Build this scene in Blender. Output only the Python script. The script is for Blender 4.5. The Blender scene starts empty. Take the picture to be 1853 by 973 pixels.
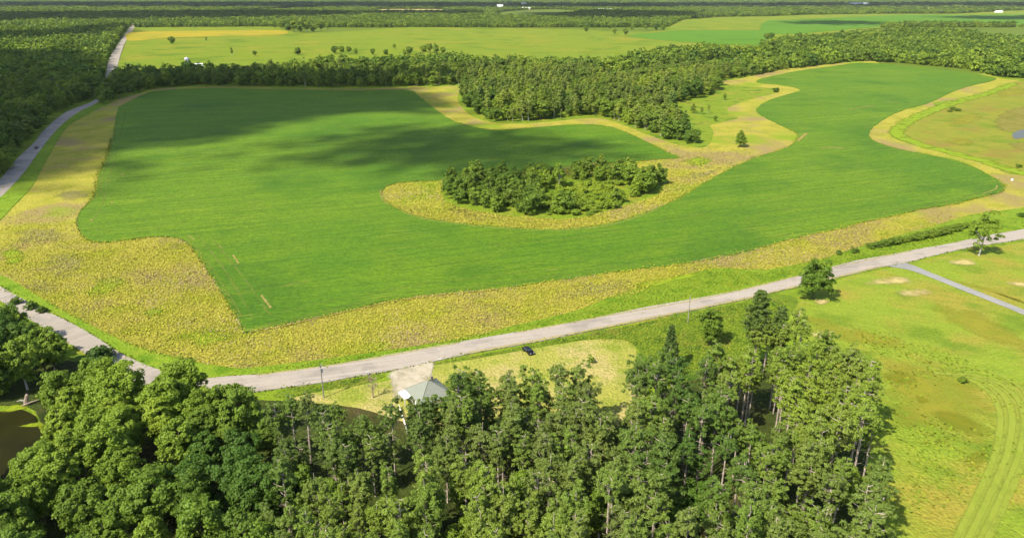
import bpy, bmesh, math, random
import numpy as np
from mathutils import Vector, geometry

SC = bpy.context.scene
COL = SC.collection
R = math.radians

# ------------------------------------------------------------------ camera
CAM_H, FOCAL = 105.0, 810.0            # metres above the field, focal length in photo pixels
CX, CY = 600.0, 278.0                  # optical axis in the photograph
TILT = math.atan2(287.0, 810.0)
FRAME_W, FRAME_H, FRAME_X, FRAME_Y = 1200.0, 1200.0 * 537 / 1024, 0.0, 0.0
cam = bpy.data.cameras.new('camera')
cam.sensor_fit = 'HORIZONTAL'
cam.sensor_width = 36.0
cam.lens = 36.0 * FOCAL / FRAME_W
cam.shift_x = (FRAME_X + FRAME_W / 2 - CX) / FRAME_W
cam.shift_y = -(FRAME_Y + FRAME_H / 2 - CY) / FRAME_W
cam.clip_start, cam.clip_end = 1.0, 90000.0
camo = bpy.data.objects.new('camera', cam)
COL.objects.link(camo)
camo.location = (0, 0, CAM_H)
camo.rotation_euler = (math.pi / 2 - TILT, 0, 0)
SC.camera = camo

# ------------------------------------------------------------------ light
SUN_EL, SUN_AZ = R(50), math.atan2(-0.74, -0.67)      # where the sun stands: behind the camera, to its left
SUNV = Vector((math.cos(SUN_EL) * math.sin(SUN_AZ), math.cos(SUN_EL) * math.cos(SUN_AZ), math.sin(SUN_EL)))
w = bpy.data.worlds.new('World')
SC.world = w
w.use_nodes = True
nt = w.node_tree
sky = nt.nodes.new('ShaderNodeTexSky')
sky.sky_type = 'NISHITA'
sky.sun_disc = False
sky.sun_elevation = SUN_EL
sky.sun_rotation = SUN_AZ
bg = nt.nodes['Background']
bg.inputs['Strength'].default_value = 0.115
nt.links.new(sky.outputs[0], bg.inputs[0])
sl = bpy.data.lights.new('sun', 'SUN')
sl.energy, sl.angle, sl.color = 4.3, R(0.6), (1.0, 0.93, 0.76)
so = bpy.data.objects.new('sun', sl)
COL.objects.link(so)
so.rotation_euler = SUNV.to_track_quat('Z', 'Y').to_euler()
SC.view_settings.view_transform = 'Standard'
SC.view_settings.look = 'None'
SC.view_settings.exposure = 0.95
SC.view_settings.gamma = 1.0
SC.view_settings.use_curve_mapping = False
cy = SC.cycles
cy.max_bounces, cy.diffuse_bounces, cy.glossy_bounces, cy.transmission_bounces, cy.transparent_max_bounces = 4, 2, 2, 3, 6
cy.use_denoising = True
cy.use_adaptive_sampling = True
cy.adaptive_threshold = 0.015
cy.caustics_reflective = cy.caustics_refractive = False

# ------------------------------------------------------------------ surveying: photograph to ground and back
ST, CT = math.sin(TILT), math.cos(TILT)


def ground(px, py, z=0.0):
    """The point on the ground that the photograph shows at (px, py)."""
    u, v = (px - CX) / FOCAL, (py - CY) / FOCAL
    d = (u, CT - v * ST, -ST - v * CT)
    k = (CAM_H - z) / -d[2]
    return Vector((d[0] * k, d[1] * k, z))


def project(x, y, z):
    yy = y * CT - (z - CAM_H) * ST
    vv = -y * ST - (z - CAM_H) * CT
    return CX + FOCAL * x / yy, CY + FOCAL * vv / yy


def inside(poly, X, Y):
    poly = np.asarray(poly, float)
    x0, y0 = poly[:, 0], poly[:, 1]
    x1, y1 = np.roll(x0, -1), np.roll(y0, -1)
    res = np.zeros(len(X), bool)
    for a, b, c, d in zip(x0, y0, x1, y1):
        if b == d:
            continue
        res ^= ((b > Y) != (d > Y)) & (X < (c - a) * (Y - b) / (d - b) + a)
    return res


def smooth(pts, n=4, closed=True):
    """Catmull-Rom through ground points."""
    P = [np.array(p, float) for p in pts]
    m, out = len(P), []
    for i in range(m if closed else m - 1):
        if closed:
            p0, p1, p2, p3 = P[i - 1], P[i], P[(i + 1) % m], P[(i + 2) % m]
        else:
            p0, p1, p2, p3 = P[max(i - 1, 0)], P[i], P[i + 1], P[min(i + 2, m - 1)]
        for k in range(n):
            t = k / n
            out.append(0.5 * (2 * p1 + (p2 - p0) * t + (2 * p0 - 5 * p1 + 4 * p2 - p3) * t * t + (3 * p1 - p0 - 3 * p2 + p3) * t ** 3))
    if not closed:
        out.append(P[-1])
    return out


def trace(px, n=4, closed=True):
    return [tuple(p[:2]) for p in smooth([ground(*p) for p in px], n, closed)]


# ------------------------------------------------------------------ objects
def mesh_obj(name, verts, faces, mat, parent=None, smooth_shade=False, link=True):
    me = bpy.data.meshes.new(name)
    me.from_pydata([tuple(v) for v in verts], [], [tuple(f) for f in faces])
    if smooth_shade:
        me.polygons.foreach_set('use_smooth', [True] * len(me.polygons))
    if mat:
        me.materials.append(mat)
    me.update()
    o = bpy.data.objects.new(name, me)
    if link:
        COL.objects.link(o)
    if parent:
        o.parent = parent
    return o


def quads_mesh(name, V, mat):
    """A mesh of loose quads from an (n, 4, 3) array, quickly."""
    n = len(V)
    me = bpy.data.meshes.new(name)
    me.vertices.add(n * 4)
    me.vertices.foreach_set('co', V.astype(np.float32).ravel())
    me.loops.add(n * 4)
    me.loops.foreach_set('vertex_index', np.arange(n * 4, dtype=np.int32))
    me.polygons.add(n)
    me.polygons.foreach_set('loop_start', np.arange(0, n * 4, 4, dtype=np.int32))
    me.materials.append(mat)
    me.update(calc_edges=True)
    return me


def tag(o, label=None, cat=None, group=None, kind=None):
    for k, v in (('label', label), ('category', cat), ('group', group), ('kind', kind)):
        if v:
            o[k] = v
    return o


def empty(name, loc, rz=0.0, label=None, cat=None, group=None):
    o = bpy.data.objects.new(name, None)
    COL.objects.link(o)
    o.location = loc
    o.rotation_euler = (0, 0, rz)
    o.empty_display_size = 1.0
    return tag(o, label, cat, group)


class MB:
    """Collects boxes, tubes, lathes into one mesh."""
    def __init__(self):
        self.v, self.f = [], []

    def add(self, v, f):
        b = len(self.v)
        self.v += [tuple(p) for p in v]
        self.f += [tuple(i + b for i in q) for q in f]

    def box(self, c, s, rz=0.0):
        ca, sa = math.cos(rz), math.sin(rz)
        v = []
        for z in (-.5, .5):
            for x, y in ((-.5, -.5), (.5, -.5), (.5, .5), (-.5, .5)):
                X, Y = x * s[0], y * s[1]
                v.append((c[0] + X * ca - Y * sa, c[1] + X * sa + Y * ca, c[2] + z * s[2]))
        self.add(v, [(3, 2, 1, 0), (4, 5, 6, 7), (0, 1, 5, 4), (1, 2, 6, 5), (2, 3, 7, 6), (3, 0, 4, 7)])

    def tube(self, pts, rad, n=6):
        v, f = [], []
        pts = [Vector(p) for p in pts]
        for i, p in enumerate(pts):
            d = (pts[min(i + 1, len(pts) - 1)] - pts[max(i - 1, 0)]).normalized()
            a = d.cross(Vector((0, 1, 0)) if abs(d.y) < .9 else Vector((1, 0, 0))).normalized()
            b = d.cross(a)
            for k in range(n):
                t = 2 * math.pi * k / n
                v.append(p + (a * math.cos(t) + b * math.sin(t)) * rad[i])
        for i in range(len(pts) - 1):
            for k in range(n):
                f.append((i * n + k, i * n + (k + 1) % n, (i + 1) * n + (k + 1) % n, (i + 1) * n + k))
        f.append(tuple(range(n))[::-1])
        f.append(tuple((len(pts) - 1) * n + k for k in range(n)))
        self.add(v, f)

    def lathe(self, prof, n=16, c=(0, 0, 0)):
        v, f = [], []
        for r, z in prof:
            for k in range(n):
                t = 2 * math.pi * k / n
                v.append((c[0] + r * math.cos(t), c[1] + r * math.sin(t), c[2] + z))
        for i in range(len(prof) - 1):
            for k in range(n):
                f.append((i * n + k, i * n + (k + 1) % n, (i + 1) * n + (k + 1) % n, (i + 1) * n + k))
        f.append(tuple((len(prof) - 1) * n + k for k in range(n)))
        self.add(v, f)

    def build(self, name, mat, parent=None, smooth_shade=False):
        return mesh_obj(name, self.v, self.f, mat, parent, smooth_shade)


# ------------------------------------------------------------------ materials
class NT:
    def __init__(self, name, rough=0.9, spec=0.2):
        self.m = bpy.data.materials.new(name)
        self.m.use_nodes = True
        self.t = self.m.node_tree
        self.b = self.t.nodes['Principled BSDF']
        self.b.inputs['Roughness'].default_value = rough
        self.b.inputs['Specular IOR Level'].default_value = spec
        self.geo = self.t.nodes.new('ShaderNodeNewGeometry')
        self.pos = self.geo.outputs['Position']

    def val(self, v, sock):
        if isinstance(v, (int, float)):
            sock.default_value = v
        elif isinstance(v, (tuple, list)):
            sock.default_value = tuple(v) + ((1,) if len(v) == 3 and sock.type == 'RGBA' else ())
        else:
            self.t.links.new(v, sock)

    def stretch(self, sx, sy, rot=0.0):
        n = self.t.nodes.new('ShaderNodeMapping')
        n.vector_type = 'TEXTURE'
        n.inputs['Scale'].default_value = (sx, sy, 1)
        n.inputs['Rotation'].default_value = (0, 0, rot)
        self.t.links.new(self.pos, n.inputs['Vector'])
        return n.outputs[0]

    def noise(self, size, lo=0.35, hi=0.65, detail=3, vec=None, rough=0.55, off=0.0):
        """0..1 noise whose features are SIZE metres across."""
        n = self.t.nodes.new('ShaderNodeTexNoise')
        n.inputs['Scale'].default_value = 1.0 / size
        n.inputs['Detail'].default_value = detail
        n.inputs['Roughness'].default_value = rough
        v = vec or self.pos
        if off:
            a = self.t.nodes.new('ShaderNodeVectorMath')
            a.inputs[1].default_value = (off, off * 1.7, off * .3)
            self.t.links.new(v, a.inputs[0])
            v = a.outputs[0]
        self.t.links.new(v, n.inputs['Vector'])
        r = self.t.nodes.new('ShaderNodeMapRange')
        r.inputs['From Min'].default_value, r.inputs['From Max'].default_value = lo, hi
        self.t.links.new(n.outputs['Fac'], r.inputs['Value'])
        return r.outputs[0]

    def mix(self, f, a, b, mode='MIX'):
        n = self.t.nodes.new('ShaderNodeMix')
        n.data_type, n.blend_type = 'RGBA', mode
        self.val(f, n.inputs['Factor'])
        self.val(a, n.inputs['A'])
        self.val(b, n.inputs['B'])
        return n.outputs['Result']

    def math(self, op, a, b=0.0):
        n = self.t.nodes.new('ShaderNodeMath')
        n.operation = op
        self.val(a, n.inputs[0])
        self.val(b, n.inputs[1])
        return n.outputs[0]

    def attr(self, name):
        n = self.t.nodes.new('ShaderNodeAttribute')
        n.attribute_name = name
        return n.outputs['Fac']

    def color(self, c):
        self.val(c, self.b.inputs['Base Color'])

    def bump(self, h, dist, strength=1.0):
        n = self.t.nodes.new('ShaderNodeBump')
        n.inputs['Distance'].default_value = dist
        n.inputs['Strength'].default_value = strength
        self.t.links.new(h, n.inputs['Height'])
        self.t.links.new(n.outputs[0], self.b.inputs['Normal'])

    def fade(self, f, amp=1.1, top=1.0):
        """The patch thins out raggedly towards its edge (attribute fade: 0 at the edge)."""
        n = self.math('ADD', self.attr('fade'), self.math('MULTIPLY', self.math('SUBTRACT', f, 0.5), amp))
        r = self.t.nodes.new('ShaderNodeMapRange')
        r.inputs['From Min'].default_value, r.inputs['From Max'].default_value = 0.25, 1.0
        r.inputs['To Max'].default_value = top
        self.t.links.new(n, r.inputs['Value'])
        self.t.links.new(r.outputs[0], self.b.inputs['Alpha'])


def plain(name, col, rough=0.7, spec=0.3, metal=0.0, var=0.15, size=0.6):
    m = NT(name, rough, spec)
    m.color(m.mix(m.noise(size), col, tuple(c * (1 - var) for c in col)))
    m.b.inputs['Metallic'].default_value = metal
    return m.m


def leaf_mat(name, a, b, tree_var=0.5, trans=0.24, hue=None):
    """Leaves: each leaf clump and each tree a little different."""
    m = NT(name, 0.62, 0.25)
    oi = m.t.nodes.new('ShaderNodeObjectInfo')
    c = m.mix(m.geo.outputs['Random Per Island'], a, b)
    c = m.mix(m.math('MULTIPLY', oi.outputs['Random'], tree_var), c, hue or tuple(x * 0.55 for x in a))
    c = m.mix(m.noise(70, .45, .62, 3, oi.outputs['Location'], off=13), c, tuple(x * y for x, y in zip(b, (1.18, 1.12, .9))))
    c = m.mix(m.noise(45, .52, .66, 3, oi.outputs['Location'], off=57), c, tuple(x * y for x, y in zip(a, (.62, .72, .8))))
    m.color(c)
    tr = m.t.nodes.new('ShaderNodeBsdfTranslucent')
    m.t.links.new(c, tr.inputs['Color'])
    mx = m.t.nodes.new('ShaderNodeMixShader')
    mx.inputs[0].default_value = trans
    m.t.links.new(m.b.outputs[0], mx.inputs[1])
    m.t.links.new(tr.outputs[0], mx.inputs[2])
    m.t.links.new(mx.outputs[0], m.t.nodes['Material Output'].inputs['Surface'])
    return m.m


ROW = math.atan2(*(lambda d: (d.y, d.x))(ground(800, 309) - ground(430, 360)))   # direction of the crop rows


def mat_crop():
    m = NT('soybean_crop', 0.8, 0.15)
    c = m.mix(m.noise(1.0, .3, .7, 4, m.stretch(16, 1.0, ROW)), (0.087, 0.188, .005), (0.121, 0.230, .008))
    c = m.mix(m.noise(130, .40, .62, 5), c, (0.157, 0.249, .008))
    c = m.mix(m.noise(24, .50, .70, 6, off=17), c, (0.143, 0.230, .008))
    c = m.mix(m.noise(50, .52, .70, 6, off=61), c, (0.067, 0.151, .005))
    c = m.mix(m.noise(1.0, .42, .66, 4, m.stretch(90, 3.2, ROW), off=23), c, m.mix(.5, c, (0.050, 0.134, .006)))
    c = m.mix(m.noise(1.0, .45, .6, 2, m.stretch(9, .75, ROW), off=5), c, m.mix(.3, c, (0.022, 0.067, .006)))
    c = m.mix(m.noise(1.3, .42, .62, 2), c, m.mix(.38, c, (0.018, 0.062, .005)))
    w = m.t.nodes.new('ShaderNodeTexWave')       # drill rows
    w.bands_direction = 'Y'
    w.inputs['Scale'].default_value = .314 / 1.5
    w.inputs['Distortion'].default_value = .6
    w.inputs['Detail Scale'].default_value = .2
    m.t.links.new(m.stretch(1, 1, ROW), w.inputs['Vector'])
    c = m.mix(m.math('MULTIPLY', w.outputs['Fac'], .22), c, (0.034, 0.095, .005))
    tw = m.t.nodes.new('ShaderNodeTexWave')      # sprayer tracks
    tw.bands_direction = 'Y'
    tw.inputs['Scale'].default_value = .314 / 27
    tw.inputs['Distortion'].default_value = .25
    tw.inputs['Detail Scale'].default_value = .05
    m.t.links.new(m.stretch(1, 1, ROW), tw.inputs['Vector'])
    tr_ = m.math('MULTIPLY', m.math('GREATER_THAN', tw.outputs['Fac'], .988), m.noise(40, .4, .6, 3, off=3))
    c = m.mix(m.math('MULTIPLY', tr_, .3), c, (0.034, 0.084, .01))
    thin = m.math('MULTIPLY', m.noise(1.0, .60, .72, 3, m.stretch(30, .9, ROW), off=31), m.noise(60, .42, .6, 3, off=8))
    c = m.mix(thin, c, (0.224, 0.241, .03))
    m.color(c)
    m.bump(m.noise(1.0, .3, .7, 4, m.stretch(3, .8, ROW)), 0.4)
    return m.m


def mat_weeds():
    m = NT('goldenrod_ground', 0.9, 0.1)
    c = m.mix(m.noise(1.6, .35, .65, 5), (.285, .26, .036), (.36, .32, .045))
    c = m.mix(m.noise(14, .45, .66, 5), c, (.23, .24, .02))
    c = m.mix(m.noise(1.1, .52, .7, 3, off=9), c, m.mix(.6, c, (.13, .125, .022)))
    c = m.mix(m.noise(38, .5, .62, 5, off=77), c, (.255, .195, .07))
    c = m.mix(m.noise(55, .56, .68, 5, off=130), c, (.18, .245, .014))
    m.color(c)
    m.bump(m.noise(1.0, .3, .7, 4), 0.3)
    return m.m


def mat_grass(name, a, b, dry, rough_c, dry_lo=.52, size=18, streak=None):
    m = NT(name, 0.9, 0.1)
    v = m.stretch(*streak) if streak else None
    c = m.mix(m.noise(2.2 if not streak else 1.0, .3, .7, 5, v), a, b)
    c = m.mix(m.noise(size, dry_lo, dry_lo + .16, 5, off=11), c, dry)
    c = m.mix(m.noise(size * .6, .52, .66, 6, off=41), c, rough_c)
    c = m.mix(m.noise(5.5, .50, .72, 6, v and m.stretch(11, 4, streak[2]), off=71) if not streak else m.noise(1.0, .46, .70, 6, m.stretch(11, 3.2, streak[2]), off=71), c, m.mix(.55, c, rough_c))
    c = m.mix(m.noise(.9, .4, .75, 3), c, m.mix(.4, c, (.03, .05, .004)))
    m.color(c)
    m.bump(m.noise(.8, .3, .7, 3), 0.25)
    return m.m


def mat_patch(name, a, b, size=3.0, edge=6.0, streak=None, amp=1.1, top=1.0):
    m = NT(name, 0.9, 0.1)
    v = m.stretch(*streak) if streak else None
    m.color(m.mix(m.noise(1.0 if streak else size, .35, .65, 5, v), a, b))
    m.fade(m.noise(edge, .25, .75, 5, off=3), amp, top)
    return m.m


M = {}
M['crop'] = mat_crop()
M['weeds'] = mat_weeds()
M['grass'] = mat_grass('field_grass', (.155, .235, .014), (.20, .27, .016), (.28, .25, .03), (.085, .15, .012))
M['lawn'] = mat_grass('lawn_grass', (.19, .265, .022), (.24, .29, .028), (.285, .245, .036), (.14, .205, .016), dry_lo=.47, size=26, streak=(8, 2.2, -.35))
M['yard'] = mat_grass('yard_grass', (.285, .29, .05), (.34, .32, .065), (.40, .33, .12), (.21, .25, .03), dry_lo=.46, size=14)
M['ditch'] = mat_grass('ditch_grass', (.10, .165, .012), (.155, .205, .016), (.19, .165, .03), (.055, .105, .01), size=10)
M['verge'] = mat_grass('verge_grass', (.155, .245, .016), (.195, .27, .018), (.24, .26, .02), (.10, .19, .008), dry_lo=.6, size=12)
M['meadow'] = mat_grass('meadow_grass', (.15, .225, .014), (.20, .255, .018), (.26, .24, .03), (.075, .15, .01), size=22)
M['marsh'] = mat_grass('marsh_grass', (.20, .215, .022), (.26, .245, .028), (.235, .17, .035), (.14, .20, .014), dry_lo=.50, size=30, streak=(7, 2.4, .2))
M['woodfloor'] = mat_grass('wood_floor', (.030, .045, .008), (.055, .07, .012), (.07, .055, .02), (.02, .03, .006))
M['farfield'] = mat_grass('far_field', (.155, .21, .013), (.185, .235, .015), (.235, .225, .02), (.105, .17, .010), dry_lo=.5, size=120, streak=(80, 6, .15))
M['farfield_yellow'] = mat_grass('far_yellow_field', (.33, .26, .016), (.38, .29, .02), (.29, .25, .02), (.24, .24, .02), size=110, streak=(120, 12, .1))
M['farfield_green'] = mat_grass('far_green_field', (.085, .195, .012), (.10, .215, .014), (.11, .20, .02), (.07, .165, .012), dry_lo=.6, size=200, streak=(90, 9, .1))
M['farfield_tan'] = plain('far_tan_field', (.50, .40, .22), .9, .1, size=30)
M['farground'] = mat_grass('far_ground', (.10, .15, .014), (.13, .175, .018), (.20, .19, .03), (.07, .12, .012), dry_lo=.56, size=300)


def mat_road(name, a, b, worn, rot):
    m = NT(name, 0.9, 0.2)
    c = m.mix(m.noise(6, .3, .7, 6), a, b)
    c = m.mix(m.noise(11, .52, .60, 5, off=19), c, m.mix(.35, c, (.12, .11, .10)))
    c = m.mix(m.noise(1.0, .45, .7, 4, m.stretch(30, 1.2, rot)), c, worn)
    c = m.mix(m.noise(.5, .3, .8, 2), c, m.mix(.25, c, (.08, .075, .07)))
    m.color(c)
    return m.m


M['road'] = mat_road('road_surface', (.35, .30, .25), (.315, .272, .228), (.38, .33, .28), .25)
M['road_gravel'] = mat_road('road_gravel', (.31, .268, .222), (.36, .31, .26), (.26, .228, .192), 1.0)
M['drive'] = mat_road('drive_gravel', (.25, .245, .235), (.30, .29, .275), (.21, .21, .205), -.5)
M['shoulder'] = mat_patch('road_shoulder', (.33, .27, .14), (.27, .24, .10), 2, 3)
M['sand'] = mat_patch('sand_patch', (.44, .35, .16), (.34, .29, .09), 2, 6)
M['soil'] = mat_patch('soil_patch', (.34, .27, .09), (.22, .21, .04), 1.2, 1.6, top=.8)
M['dry'] = mat_patch('dry_grass_patch', (.265, .24, .028), (.235, .24, .022), 5, 9, streak=(9, 2.2, -.35), top=.7)
M['rough'] = mat_patch('rough_grass_patch', (.15, .18, .012), (.20, .19, .014), 4, 11, streak=(7, 2, -.35), top=.7)
M['mown'] = mat_patch('mown_grass_patch', (.245, .285, .036), (.21, .26, .030), 1.5, 2.5, streak=(1.2, 9, -.35), amp=.35, top=.85)
M['mown_pale'] = mat_patch('mown_pale_patch', (.265, .31, .04), (.23, .28, .032), 1.0, 2, amp=.9, top=.7)
M['tramline'] = mat_patch('tramline_patch', (.22, .23, .05), (.16, .2, .03), 1.0, 2.5, amp=2.2, top=.45)
M['green'] = mat_patch('green_weed_patch', (.15, .24, .010), (.20, .255, .014), 2.5, 8)
M['grey'] = mat_patch('faded_weed_patch', (.25, .215, .09), (.22, .21, .05), 1.0, 6, top=.75)
M['mud'] = mat_patch('pond_mud', (.225, .20, .045), (.21, .19, .036), 12, 18, top=.75)
M['algae'] = mat_patch('pond_algae', (.22, .27, .012), (.15, .2, .012), 1.5, 3)

m = NT('pond_water', 0.35, 0.04)
m.color(m.mix(m.noise(7, .3, .7, 5), (.012, .013, .004), (.024, .023, .005)))
M['water'] = m.m
m = NT('marsh_water', 0.3, 0.25)
m.color((.06, .06, .05))
M['marshwater'] = m.m

M['bark'] = plain('bark', (.16, .13, .10), .9, .1, var=.5, size=.5)
M['pinebark'] = plain('pine_bark', (.50, .41, .34), .9, .1, var=.45, size=.7)
M['palebark'] = plain('pale_bark', (.46, .43, .38), .9, .1, var=.45, size=.4)
M['leaf_oak'] = leaf_mat('oak_leaves', (0.096, 0.170, 0.014), (0.156, 0.241, 0.021), .5)
M['leaf_light'] = leaf_mat('maple_leaves', (0.130, 0.214, 0.018), (0.190, 0.275, 0.024), .5)
M['leaf_aspen'] = leaf_mat('aspen_leaves', (0.156, 0.218, 0.035), (0.217, 0.277, 0.042), .5)
M['needle'] = leaf_mat('pine_needles', (0.122, 0.196, 0.023), (0.189, 0.270, 0.033), .6, .2, hue=(.125, .14, .045))
M['needle_dark'] = leaf_mat('dark_needles', (0.057, 0.109, 0.019), (0.101, 0.153, 0.029), .35, .2)
M['leaf_wood'] = leaf_mat('woodland_leaves', (0.129, 0.206, 0.018), (0.192, 0.268, 0.026), .7)
M['leaf_bush'] = leaf_mat('bush_leaves', (0.077, 0.141, 0.013), (0.123, 0.186, 0.018), .5)
M['leaf_bright'] = leaf_mat('undergrowth_leaves', (.135, .225, .014), (.19, .265, .02), .4)

# ------------------------------------------------------------------ ground
S = 38000.0
g = mesh_obj('ground', [(-S, -3000, -.3), (S, -3000, -.3), (S, S, -.3), (-S, S, -.3)], [(0, 1, 2, 3)], M['farground'])
tag(g, kind='structure')


def sheet(name, outline, z, mat, skirt=0.0, label=None, cat=None, kind='structure'):
    """A sheet of ground with the given outline, Z above the ground; skirt makes it stand proud of it."""
    bm = bmesh.new()
    vs = [bm.verts.new((x, y, z)) for x, y in outline]
    f = bm.faces.new(vs)
    f.normal_update()
    if f.normal.z < 0:
        f.normal_flip()
    if skirt:
        lo = [bm.verts.new((x, y, z - skirt)) for x, y in outline]
        n = len(vs)
        for i in range(n):
            bm.faces.new((vs[i], vs[(i + 1) % n], lo[(i + 1) % n], lo[i]))
    bmesh.ops.triangulate(bm, faces=[f])
    me = bpy.data.meshes.new(name)
    bm.to_mesh(me)
    bm.free()
    me.materials.append(mat)
    o = bpy.data.objects.new(name, me)
    COL.objects.link(o)
    tag(o, label, cat, None, kind)
    return o


def patch(name, px, z, mat, inner=0.55, rings=3):
    """A ragged patch of different ground cover: attribute fade runs 0..1 from its edge inwards."""
    o = np.array(trace(px, 5))
    c = o.mean(0)
    n = len(o)
    V, F, A = [], [], []
    for k in range(rings + 1):
        s = 1 - (1 - inner) * k / rings
        for p in c + (o - c) * s:
            V.append((p[0], p[1], z))
            A.append(k / rings)
    V.append((c[0], c[1], z))
    A.append(1.0)
    for k in range(rings):
        for i in range(n):
            F.append((k * n + i, k * n + (i + 1) % n, (k + 1) * n + (i + 1) % n, (k + 1) * n + i))
    for i in range(n):
        F.append((rings * n + i, rings * n + (i + 1) % n, len(V) - 1))
    ob = mesh_obj(name, V, F, mat)
    a = ob.data.attributes.new('fade', 'FLOAT', 'POINT')
    a.data.foreach_set('value', A)
    return tag(ob, kind='structure')


def ribbon_patch(name, px, width, z, mat):
    """A ragged narrow strip along a line."""
    c = smooth([ground(*p) for p in px], 6, False)
    V, F, A = [], [], []
    for i, p in enumerate(c):
        d = c[min(i + 1, len(c) - 1)] - c[max(i - 1, 0)]
        nrm = np.array((-d[1], d[0])) / (np.hypot(d[0], d[1]) + 1e-9)
        end = 0.15 if i in (0, len(c) - 1) else 1.0
        for s, a in ((-1, 0), (-.4, 1), (.4, 1), (1, 0)):
            q = p[:2] + nrm * s * width / 2
            V.append((q[0], q[1], z))
            A.append(a * end)
    for i in range(len(c) - 1):
        for k in range(3):
            F.append((i * 4 + k, i * 4 + k + 1, i * 4 + k + 5, i * 4 + k + 4))
    ob = mesh_obj(name, V, F, mat)
    ob.data.attributes.new('fade', 'FLOAT', 'POINT').data.foreach_set('value', A)
    return tag(ob, kind='structure')


# outlines, surveyed from the photograph
CROP = [(188, 106), (250, 103.5), (330, 105), (420, 106), (478, 105.5), (490, 112), (505, 124), (530, 141), (560, 150), (585, 152.5), (620, 150),
        (660, 147), (690, 146), (715, 149), (740, 158), (765, 170), (785, 180), (796, 185), (770, 187), (740, 189.5), (700, 193), (640, 201),
        (560, 208), (510, 212), (480, 213), (456, 217), (447, 226), (453, 237), (470, 247), (500, 256), (540, 262), (600, 267), (650, 269),
        (690, 266), (730, 258), (770, 244), (800, 230), (830, 212), (860, 196), (890, 183), (915, 176), (930, 168), (935, 160), (930, 154),
        (915, 147), (895, 137), (886, 130), (893, 122), (905, 116), (925, 110), (937, 106), (930, 102.5), (912, 99.5), (888, 97), (893, 92),
        (930, 84), (965, 79), (1004, 74), (1030, 74.6), (1062, 77.4), (1102, 80.5), (1127, 83.4), (1151, 88), (1167, 93), (1127, 103.6),
        (1088, 120.6), (1062, 128), (1040, 137), (1026, 147), (1019, 155), (1020, 162), (1031, 168.4), (1056, 175.5), (1085, 181), (1118, 188),
        (1147, 199), (1171, 213), (1177, 221), (1171, 226), (1157, 229), (1130, 236), (1105, 241), (1074, 246.4), (1044, 253.6), (1013, 260),
        (982, 268), (941, 277), (900, 288), (859, 298.6), (810, 307.5), (762, 314), (713, 319.7), (665, 327), (600, 336), (540, 342.5), (500, 346.5), (460, 352),
        (420, 361), (380, 370), (330, 381), (291, 389.5), (286, 388), (278, 373.6), (265, 351), (252, 330), (239, 310.5), (226, 291), (212, 280.5), (197, 278),
        (170, 278.4), (139, 282.6), (117, 283.8), (103, 281), (95, 274), (90, 261), (95, 247), (111, 230), (116.6, 206), (128, 175), (137.6, 130),
        (142, 124), (155, 117), (170, 110)]
WEEDS = [(188, 103.5), (165, 109), (140, 116), (118, 126), (103, 134), (78, 150), (53, 191), (39, 217), (16, 242), (-10, 266), (-120, 330), (-60, 312),
         (0, 322), (19, 331), (45, 348), (65, 361), (91, 374), (116.6, 387), (146, 401), (178, 414.6), (210, 421), (240, 427), (267, 431),
         (300, 431), (348, 424), (397, 419), (446, 411), (494, 405), (543, 399), (600, 383), (640, 373), (681, 363), (713, 350), (750, 344), (762, 335),
         (802, 323), (835, 316), (900, 317), (940, 309), (970, 303), (996, 293), (1022, 286), (1057, 275), (1092, 266.7), (1127, 258), (1139, 252.7), (1183, 247),
         (1260, 234), (1400, 215), (1320, 190), (1200, 205), (1167, 196), (1146, 188.6), (1105, 178.6), (1075, 170.4), (1050, 163), (1044, 156), (1050, 148),
         (1064, 139.6), (1085, 133), (1098, 126), (1094, 120), (1124, 116), (1146, 112), (1163, 106.7), (1180, 101), (1194, 95), (1173, 92), (1151, 87),
         (1100, 90), (900, 200), (700, 250), (440, 240), (440, 215), (560, 190), (490, 125), (478, 103), (420, 104), (330, 103), (250, 101.5)]
WEEDS_MID = [(476, 103), (505, 102), (538, 101), (536, 115), (545, 130), (560, 139), (580, 143.5), (610, 145), (640, 143), (670, 140), (695, 138), (715, 141), (735, 148),
             (760, 158), (789, 168), (819, 173), (832, 168), (836, 154), (832, 147), (849, 142.6), (865, 138), (854, 132), (854, 126), (871, 119), (886, 114.5), (905, 110), (913, 106),
             (900, 103), (872, 101), (850, 99), (843, 95.5), (862, 93), (875, 90), (900, 85), (930, 79), (965, 76), (1003, 72.3), (1030, 74), (1030, 120), (1000, 160),
             (945, 175), (860, 210), (700, 274), (500, 262), (436, 236), (436, 214), (470, 190), (476, 150)]
ISLAND = [(519, 216), (521, 235), (543, 244), (586, 252.7), (629.5, 256), (662, 257), (694, 253), (733, 241), (770, 229), (783, 214), (776, 205), (740, 199), (694, 202),
          (651, 206), (600, 207), (556, 208)]
ROAD_A_TOP = [(180, 447), (215, 446), (267, 441), (300, 438.9), (332, 435.6), (365, 431.6), (413, 423.5), (462, 414.6), (543, 400), (600, 390), (648, 382), (713, 369), (762, 359), (843, 344.8), (900, 332),
              (970, 314), (1005, 305), (1040, 299), (1075, 292), (1110, 286), (1157, 276), (1200, 268.4), (1300, 250), (1420, 229)]
ROAD_A_LOW = [(1420, 238), (1300, 261), (1200, 280), (1158, 286.5), (1132, 291), (1092, 300), (1066, 307), (1033, 313), (1005, 320), (975, 327), (910, 342), (873, 351), (810, 364), (746, 377),
              (681, 390), (632, 400), (600, 405.7), (543, 416), (494, 426.7), (446, 437), (413, 442), (381, 447.8), (342, 453), (300, 459), (260, 463), (215, 467), (170, 468)]
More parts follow.
